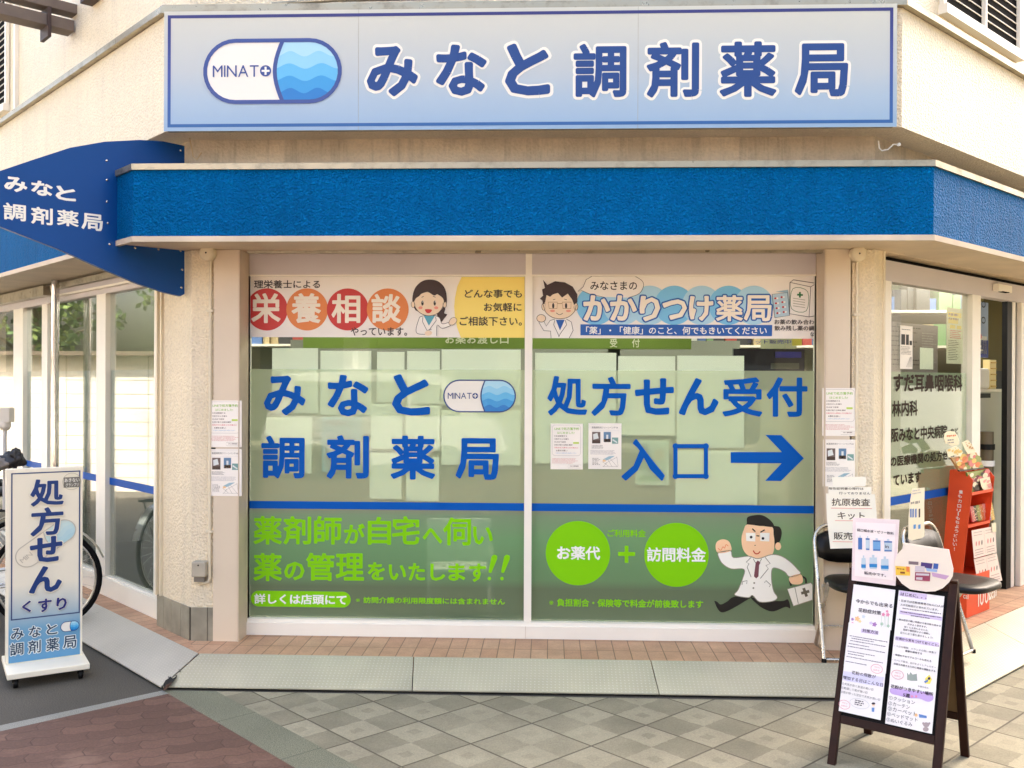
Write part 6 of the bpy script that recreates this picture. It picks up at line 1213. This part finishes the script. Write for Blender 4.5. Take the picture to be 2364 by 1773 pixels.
o = pack([(730, 110), (760, 85), (800, 80), (850, 85), (885, 130), (905, 190), (900, 240), (820, 262), (745, 225), (722, 165)], 'scalloped cream tag standing up above the red display', dF(1)-.045, [CRM], None, .002, cat='tag', nm='display_tag'); b = MB(); fine(b, RW, (*RW.uv(*zc(755, 130), dF(1)-.044), *RW.uv(*zc(865, 160), dF(1)-.044)), 1, dF(1)-.0435, ORG_, px=False, ragged=.05); fine(b, RW, (*RW.uv(*zc(765, 180), dF(1)-.044), *RW.uv(*zc(865, 235), dF(1)-.044)), 2, dF(1)-.0435, GRN, px=False); b.build('print', o)
pack([(745, 305), (870, 255), (950, 330), (920, 385), (840, 370), (780, 395)], 'pale green starburst tag at the top left of the red display', dF(1)-.035, [CRM, YLW], None, .002, cat='tag', nm='display_tag')
pack([(940, 215), (1010, 180), (1100, 310), (1085, 335), (1010, 355), (975, 300)], 'cream starburst tag at the top right of the red display', dF(1)-.032, [CRM, TAN], None, .002, cat='tag', nm='display_tag')
pack([(1150, 650), (1270, 625), (1300, 785), (1285, 775), (1262, 798), (1240, 785), (1220, 812), (1200, 790), (1170, 740)], 'pink and white jagged tag on the top shelf of the red display', dF(.9)-.005, [CRM, PNK], None, .002, cat='tag', nm='display_tag')
def lfl(pts, label, d):
    o = pack(pts, label, d, [fc('leaf_cream', (246, 222, 206))], 'leaflets hanging on the red display', .001, tr=zr2, nm='price_leaflet', cat='leaflet'); b = MB(); q = [RW.uv(*zr2(*p), d) for p in pts]
    L = lambda i, j, t: (q[i][0]*(1-t)+q[j][0]*t, q[i][1]*(1-t)+q[j][1]*t); B2_ = lambda s_, t: tuple(L(0, 1, s_)[k]*(1-t)+L(3, 2, s_)[k]*t for k in (0, 1))
    b.line(RW, [B2_(.5, .08), B2_(.5, .92)], .002, d+.0006, fc('leaf_red', (214, 100, 90)))
    for s_ in (.06, .56):
        for t in (.1, .2, .72, .82, .9): p0, p1 = B2_(s_, t), B2_(s_+.36, t); b.line(RW, [p0, p1], .004 if t > .5 else .003, d+.0006, fc('leaf_grey', (176, 140, 130)))
        for k in range(3): b.poly(RW, ell(*B2_(s_+.08+k*.12, .5), .009, .017, 10), d+.0007, (RSE, fc('leaf_red', (0, 0, 0)), DKG)[k])
    b.build('print', o)
lfl([(1588, 932), (1815, 888), (1828, 1140), (1612, 1200)], 'upper cream and red price leaflet hanging on the red display', dF(.6)+.012); lfl([(1610, 1205), (1830, 1150), (1882, 1410), (1655, 1485)], 'lower cream and red price leaflet hanging on the red display', dF(.5)+.014)
pack([(1780, 862), (1822, 856), (1825, 945), (1785, 948)], 'small cream tag hanging from the middle shelf of the red display', dF(.6)+.016, [CRM], None, .001, tr=zr2, cat='tag', nm='display_tag')
# ================================================================== BICYCLES
M_TYR = mat('tyre_rubber', (12, 11, 11), .8, spec=.15); M_ALU = steel('bicycle_alloy', (196, 192, 184), .3, .9); M_BLKM = mat('black_plastic', (14, 13, 13), .5, spec=.3)
def make_bike(label, col):
    t = thing('bicycle', (0, 0, 0), label, 'bicycle', 'bicycles parked by the left wall'); R_ = .33; m_ = col
    V3 = lambda x, z, y=0: Vector((x, y, z))
    def wheel(cx):
        b = MB(); b.tube([V3(cx+R_*math.cos(a)*.955, R_+R_*math.sin(a)*.955) for a in [2*math.pi*k/40 for k in range(40)]], .017, M_TYR, 8, True); w_ = b.build('wheel', t); ORG[w_.name] = Vector((0, 0, 0))
        b = MB(); b.tube([V3(cx+R_*math.cos(a)*.89, R_+R_*math.sin(a)*.89) for a in [2*math.pi*k/40 for k in range(40)]], .009, M_ALU, 6, True); b.build('rim', w_)
        b = MB()
        for k in range(28):
            a = 2*math.pi*k/28; s_ = .03 if k % 2 else -.03; b.tube([V3(cx+.02*math.cos(a+.9), R_+.02*math.sin(a+.9), s_), V3(cx+R_*.88*math.cos(a), R_+R_*.88*math.sin(a))], .0012, M_ALU, 4, cap=False)
        b.tube([V3(cx, R_, -.05), V3(cx, R_, .05)], .018, M_ALU, 10); b.build('spokes', w_)
    wheel(0); wheel(-1.08)
    bb = V3(-.44, .28); st = V3(-.30, .72); hd = V3(-.92, .80); hl = V3(-.955, .62)
    b = MB(); b.tube([bb, st], .016, m_, 10); b.tube([bb, hl+V3(0, -.02)], .018, m_, 10); b.tube([V3(-.34, .60), hd+V3(0, -.06)], .015, m_, 10)
    for y in (-.045, .045): b.tube([bb+V3(0, 0, y*.5), V3(0, R_, y)], .009, m_, 8); b.tube([V3(-.31, .68, y*.4), V3(0, R_, y)], .008, m_, 8); b.tube([hl+V3(0, 0, y*.6), V3(-.99, .5, y), V3(-1.08, R_, y)], .010, M_ALU, 8)
    b.tube([hl, hd+V3(.01, .05)], .017, m_, 10); b.build('frame', t)
    b = MB(); b.tube([hd, hd+V3(.02, .16)], .012, M_ALU, 8); h = hd+V3(.02, .16); b.tube([h+V3(.16, .04, -.27), h+V3(.05, .05, -.22), h+V3(-.03, .0, -.05), h+V3(-.03, .0, .05), h+V3(.05, .05, .22), h+V3(.16, .04, .27)], .011, M_ALU, 8)
    for s_ in (-1, 1): b.tube([h+V3(.09, .046, s_*.24), h+V3(.17, .04, s_*.275)], .016, M_BLKM, 8)
    b.build('handlebar', t)
    b = MB(); b.tube([st, st+V3(.03, .14)], .012, M_ALU, 8); b.build('seat_post', t)
    b = MB(); sx = st.x+.03; V = []
    for k, (x, w_, z) in enumerate(((.14, .03, .88), (.12, .10, .90), (.03, .11, .905), (-.06, .06, .895), (-.14, .025, .885), (-.16, .012, .875))): V += [V3(sx+x, z, -w_), V3(sx+x, z+.02, -w_*.6), V3(sx+x, z+.022, w_*.6), V3(sx+x, z, w_), V3(sx+x, z-.03, w_*.5), V3(sx+x, z-.03, -w_*.5)]
    b.add(V, [(k*6+j, k*6+(j+1) % 6, (k+1)*6+(j+1) % 6, (k+1)*6+j) for k in range(5) for j in range(6)]+[tuple(range(6)), tuple(range(30, 36))], M_BLKM, True); b.build('saddle', t)
    b = MB(); A_ = [math.radians(a) for a in range(20, 171, 10)]
    for s_, a_, c_ in ((0, A_, 0), (-1.08, [math.radians(a) for a in range(10, 121, 10)], 0)):
        V = [V3(s_+.36*math.cos(a), R_+.36*math.sin(a), y) for a in a_ for y in (-.028, 0, .028)]; b.add(V, [(i*3+j, i*3+j+1, i*3+j+4, i*3+j+3) for i in range(len(a_)-1) for j in (0, 1)], M_ALU, True)
    b.build('mudguard', t)
    b = MB()
    for y in (-.07, .07): b.tube([V3(-.22, .71, y), V3(.18, .72, y)], .006, M_BLKM, 6); b.tube([V3(.12, .72, y), V3(0, R_, y*.8)], .006, M_BLKM, 6)
    for x in (-.2, -.1, 0, .1, .18): b.tube([V3(x, .715, -.07), V3(x, .715, .07)], .005, M_BLKM, 6)
    b.build('rear_rack', t)
    b = MB(); x0 = -1.12
    for k in range(6): z = .72+.045*k; e_ = .01*k; b.tube([V3(x0+.14, z, -.12-e_), V3(x0-.16-e_, z, -.12-e_), V3(x0-.16-e_, z, .12+e_), V3(x0+.14, z, .12+e_)], .003, M_BLKM, 5, True)
    for k in range(9):
        y = -.12+.03*k; b.tube([V3(x0-.16, .72, y), V3(x0-.215, .945, y*1.35)], .002, M_BLKM, 4); b.tube([V3(x0+.14, .72, y), V3(x0+.14, .945, y*1.35)], .002, M_BLKM, 4)
    b.build('basket', t)
    b = MB(); b.lathe(V3(-.44, .28, -.07), (0, 1, 0), [(.085, 0), (.085, .006)], M_ALU, 24)
    for s_ in (1, -1): b.tube([V3(-.44, .28, s_*.07), V3(-.44+s_*.12, .28-s_*.11, s_*.08)], .009, M_ALU, 8); b.box(Pl(V3(-.44+s_*.12, .28-s_*.11, s_*.12), (1, 0, 0)), -.04, .04, -.012, .012, -.04, .04, M_BLKM)
    b.build('crank', t)
    b = MB(); b.tube([V3(-.02, .30, -.05), V3(.05, .02, -.16)], .007, M_ALU, 8); b.build('kick_stand', t)
    return t
bk = make_bike('silver city bicycle behind the standing sign, its back wheel showing at the right', M_ALU); bk.location = (-3.20, 5.97, 0); bk.rotation_euler = (math.radians(3), 0, math.radians(18))
b2 = copy_tree(bk); b2['label'] = 'second bicycle close to the left wall, farther behind the standing sign'; b2.location = (-3.56, 6.32, 0); b2.rotation_euler = (math.radians(-3), 0, math.radians(10))
# a black grip muff, a grey glove cover and a mirror on the bicycles at the left edge
b = MB(); c = onz(40, 1058, 0); r = ray(28, 1062); p = CAMP+r*(5.7/r.y); sph = []
def lump(b, c, rx, ry, rz, m, seed=1, n=12):
    rn = random.Random(seed); V = []; F = []
    for i in range(n+1):
        th = math.pi*i/n
        for j in range(n*2):
            ph = math.pi*j/n; k = 1+.22*math.sin(3*ph+seed)*math.sin(4*th+seed)+.12*math.sin(7*ph+2*seed)+rn.uniform(-.06, .06); V.append(Vector(c)+Vector((rx*k*math.sin(th)*math.cos(ph), ry*k*math.sin(th)*math.sin(ph), rz*k*math.cos(th))))
    for i in range(n):
        for j in range(n*2): F.append((i*2*n+j, i*2*n+(j+1) % (2*n), (i+1)*2*n+(j+1) % (2*n), (i+1)*2*n+j))
    b.add(V, F, m, True)
lump(b, p, .075, .06, .045, mat('muff_black', (30, 28, 30), .45), 3); lump(b, p+Vector((.035, -.02, .035)), .03, .03, .035, mat('muff_black', (0, 0, 0)), 5); b.build('muff_tmp'); o = COL.objects['muff_tmp']; o.name = 'grip_muff'; tag(o, 'black handlebar muff bundled on the bicycle at the left edge of the picture', 'bag')
b = MB(); lump(b, p+Vector((-.05, -.06, -.02)), .06, .05, .035, mat('glove_grey', (128, 120, 112), .6), 8); tag(b.build('glove_cover'), 'crumpled grey glove cover lying over the bicycle at the left edge', 'cover')
b = MB(); r = ray(11, 1040); q = CAMP+r*(5.75/r.y); zt_ = 1.6-5.75*(990-878)/FL; b.tube([Vector((q.x, q.y, .8)), Vector((q.x, q.y, zt_))], .012, mat('pole_grey', (190, 184, 176), .5), 10); b.lathe((q.x, q.y, zt_-.02), (0, 0, 1), [(.02, 0), (.035, .02), (.035, .05), (.02, .08)], mat('mirror_cream', (206, 196, 180), .5), 14); b.box(Pl((q.x, q.y, zt_+.03), (1, 0, 0)), -.05, .045, 0, .09, -.03, .03, mat('mirror_cream', (0, 0, 0)))
tag(b.build('bike_mirror', bevel=.004), 'cream bicycle mirror on a thin upright pole at the left edge', 'holder')
# ================================================================== THE STREET BEHIND THE CAMERA (seen in the glass)
M_BW = mat('block_wall_cream', (226, 220, 204), .8, noise=(2, .12)); M_BD = mat('block_joint', (150, 140, 118), .9); M_TC = mat('wall_tile_cap', (96, 82, 66), .7, noise=(6, .3)); M_HW = mat('house_white', (232, 230, 226), .8, noise=(1, .05)); M_WG = mat('dark_window', (48, 54, 60), .15)
BW = Pl((-10, 16, 0), (0, -1, 0))     # faces +x... towards the shop
BW = Pl((-10, -4, 0), (0, 1, 0))
def wallrow(P, L, H, nm, label):
    t = thing(nm, P.at(L/2, 0, 0), label, 'wall'); b = MB(); b.box(P, 0, L, 0, H, -.15, 0, M_BW); b.build('wall_blocks', t)
    b = MB()
    for k in range(1, int(H/.2)): b.box(P, 0, L, k*.2-.004, k*.2+.004, -.001, .002, M_BD)
    x = 0
    while x < L: b.box(P, x-.004, x+.004, 0, H, -.001, .0022, M_BD); x += .6
    b.build('joints', t)
    b = MB(); b.prism(Pl(P.O, P.u), [(0, H), (L, H), (L, H+.06), (0, H+.06)], -.3, .15, M_TC); b.build('tile_cap', t)
    return t
wallrow(BW, 20, 1.95, 'block_wall', 'cream block wall with a tiled cap across the side street, mirrored in the left glass')
def leafy(name, x, y, h, r, label, seed, n=2600, col=(60, 86, 40)):
    rn = random.Random(seed); t = thing(name, (x, y, 0), label, 'tree', 'trees behind the block wall'); b = MB(); b.tube([Vector((x, y, 0)), Vector((x+.1, y+.05, h*.35)), Vector((x-.05, y, h*.6)), Vector((x, y+.1, h*.85))], [.14, .11, .08, .03], mat('bark', (78, 62, 46), .9, bump=(30, .6)), 8)
    for k in range(9): a = rn.uniform(0, 6.28); z = h*rn.uniform(.35, .75); b.tube([Vector((x, y, z)), Vector((x+math.cos(a)*r*.4, y+math.sin(a)*r*.4, z+r*.3)), Vector((x+math.cos(a)*r*.75, y+math.sin(a)*r*.75, z+r*.45))], [.05, .03, .012], mat('bark', (0, 0, 0)), 6)
    b.build('trunk', t); b = MB(); ms = [mat('leaf_dark', (44, 66, 30), .6), mat('leaf_mid', (70, 98, 44), .6), mat('leaf_light', (112, 132, 66), .6)]
    cl = [(x+rn.gauss(0, r*.42), y+rn.gauss(0, r*.42), h*.62+rn.gauss(0, r*.36), rn.uniform(.25, .5)*r*.6) for _ in range(34)]
    for k in range(n):
        c = cl[rn.randrange(len(cl))]; v = Vector((rn.gauss(0, 1), rn.gauss(0, 1), rn.gauss(0, 1))).normalized()*c[3]*rn.uniform(.5, 1); p = Vector(c[:3])+v; a = Vector((rn.uniform(-1, 1), rn.uniform(-1, 1), rn.uniform(-1, 1))).normalized()*.07; e = a.orthogonal().normalized()*.045
        b.add([p-a, p+e, p+a, p-e], [(0, 1, 2, 3)], ms[rn.randrange(3)])
    b.build('crown', t); return t
leafy('garden_tree', -12.2, 8.6, 5.0, 1.7, 'dense dark green garden tree behind the block wall', 1); leafy('garden_tree', -12.5, 12.2, 4.6, 1.6, 'second garden tree farther along behind the block wall', 2)
HP = Pl((-16, -4, 0), (0, 1, 0)); t = thing('white_house', (-18, 4, 0), 'plain white house beyond the garden wall, mirrored in the left glass', 'house')
b = MB(); b.box(HP, 0, 15, 0, 6, -4, 0, M_HW); b.build('wall', t); b = MB(); b.box(HP, -.4, 15.4, 6, 6.25, -4.4, .5, mat('house_roof', (90, 86, 84), .7)); b.build('roof', t)
for k in range(4): b = MB(); b.box(HP, 1.2+3.6*k, 2.9+3.6*k, 3.4, 4.8, -.05, .03, M_WG); b.box(HP, 1.1+3.6*k, 3.0+3.6*k, 3.3, 3.4, -.05, .08, M_FRAME); b.build('window', t)
# buildings across the road
def across(x0, L, H, m, ma, name, label):
    XP = Pl((x0, -11, 0), (-1, 0, 0)); t = thing(name, (x0-L/2, -13, 0), label, 'building')
    b = MB(); b.box(XP, 0, L, 0, H, -5, 0, m); b.build('wall', t); b = MB(); b.box(XP, 0, L, 2.9, 3.4, 0, .8, ma); b.build('awning', t)
    for k in range(int(L/3.2)):
        b = MB(); b.box(XP, .6+3.2*k, 2.8+3.2*k, .1, 2.7, -.05, .03, M_WG); b.build('shop_front', t); b = MB(); b.box(XP, .9+3.2*k, 2.6+3.2*k, 4.2, 5.6, -.05, .03, M_WG); b.box(XP, .8+3.2*k, 2.7+3.2*k, 4.1, 4.2, 0, .1, M_FRAME); b.build('window', t)
across(-4.2, 9.8, 7, mat('far_wall_pale', (186, 178, 170), .8, noise=(1, .1)), mat('far_awning_brown', (96, 58, 48), .7), 'street_building', 'pale building across the road, mirrored at the left of the front window')
across(9, 13, 6, mat('far_wall_brown', (84, 78, 70), .8, noise=(1, .1)), mat('far_awning_green', (50, 70, 52), .7), 'street_building', 'brown building across the road, mirrored dimly in the right window pane')
# white van parked across
t = thing('parked_van', (-2.6, -4.6, 0), 'white van parked across the road, its roofline mirrored in the left window pane', 'van'); VP = Pl((-.9, -3.9, 0), (-1, 0, 0)); M_VW = mat('van_white', (236, 236, 234), .25, coat=.6)
prof = [(0, .35), (0, .95), (.25, 1.05), (.75, 1.62), (1.1, 1.72), (3.2, 1.72), (3.4, 1.5), (3.45, .35)]
b = MB(); b.prism(VP, smooth(prof, 3), -1.5, 0, M_VW); b.build('body', t, bevel=.03); b = MB(); b.prism(VP, [(.45, 1.05), (.85, 1.55), (1.25, 1.6), (1.25, 1.05)], -.01, .006, M_WG); b.prism(VP, [(1.32, 1.05), (1.32, 1.6), (2.2, 1.6), (2.2, 1.05)], -.01, .006, M_WG); b.prism(VP, [(2.28, 1.05), (2.28, 1.6), (3.15, 1.6), (3.25, 1.05)], -.01, .006, M_WG); b.build('side_window', t)
for u in (.7, 2.8):
    for d in (-1.45, -.1): b = MB(); b.lathe(VP.at(u, .3, d), VP.n, [(.1, -.02), (.3, 0), (.3, .12), (.18, .14)], M_TYR, 20); b.build('wheel', t)

t = thing('added_shade_block', (13, 4.5, 0), 'unseen grey block added across the right-hand side street to shade the pavement', 'building')  # unseen block added to shade the sunlit side street
b = MB(); b.slab([(8.5, 4), (15, 10.5), (21, 4.5), (14.5, -2)], 0, 9, mat('corner_grey', (150, 144, 134), .8, noise=(1, .1))); b.build('wall', t)
QP = Pl((15, 10.5, 0), (-S5, -S5, 0))
for k in range(4): b = MB(); b.box(QP, .8+2.2*k, 2.2+2.2*k, 1, 2.4, -.02, .04, M_WG); b.box(QP, .7+2.2*k, 2.3+2.2*k, .9, 1, 0, .1, M_FRAME); b.build('window', t)

t = thing('added_sun_block', (9, 15, 0), 'unseen plain block added beyond the right end of the shop to cut the sun', 'building')  # unseen block added to keep sun off the ground beside the right wall
b = MB(); b.slab([(6.45, 10.05), (14, 17.6), (10, 21.6), (3, 14.6)], 0, 15, mat('corner_grey', (0, 0, 0))); b.build('wall', t)
# medicine shelves at the back of the shop
t = thing('medicine_shelf', (0, 8.45, .12), 'back wall shelves of small medicine boxes, glimpsed above the counter', 'shelf'); BKP = Pl((0, 8.5, 0), (1, 0, 0)); b = MB()
for z in (1.9, 2.2): b.box(BKP, -3.2, 3.6, z, z+.02, -.0, .3, M_FRAME)
for u in (-3.2, -1.5, .2, 1.9, 3.58): b.box(BKP, u, u+.02, 1.88, 2.4, 0, .301, M_FRAME)
b.build('shelf_frame', t); b = MB(); rn = random.Random(4); cs = [mat('box_'+n, c, .5) for n, c in (('white', (226, 226, 216)), ('green', (110, 150, 100)), ('blue', (80, 110, 160)), ('red', (170, 70, 60)), ('tan', (190, 170, 130)), ('dark', (60, 60, 60)))]
for z in (1.92, 2.22):
    u = -3.15
    while u < 3.5:
        w__ = rn.uniform(.05, .14); b.box(BKP, u, u+w__-.006, z, z+rn.uniform(.1, .24), .02, rn.uniform(.2, .28), cs[rn.randrange(6)]); u += w__
b.build('medicine_boxes', t)
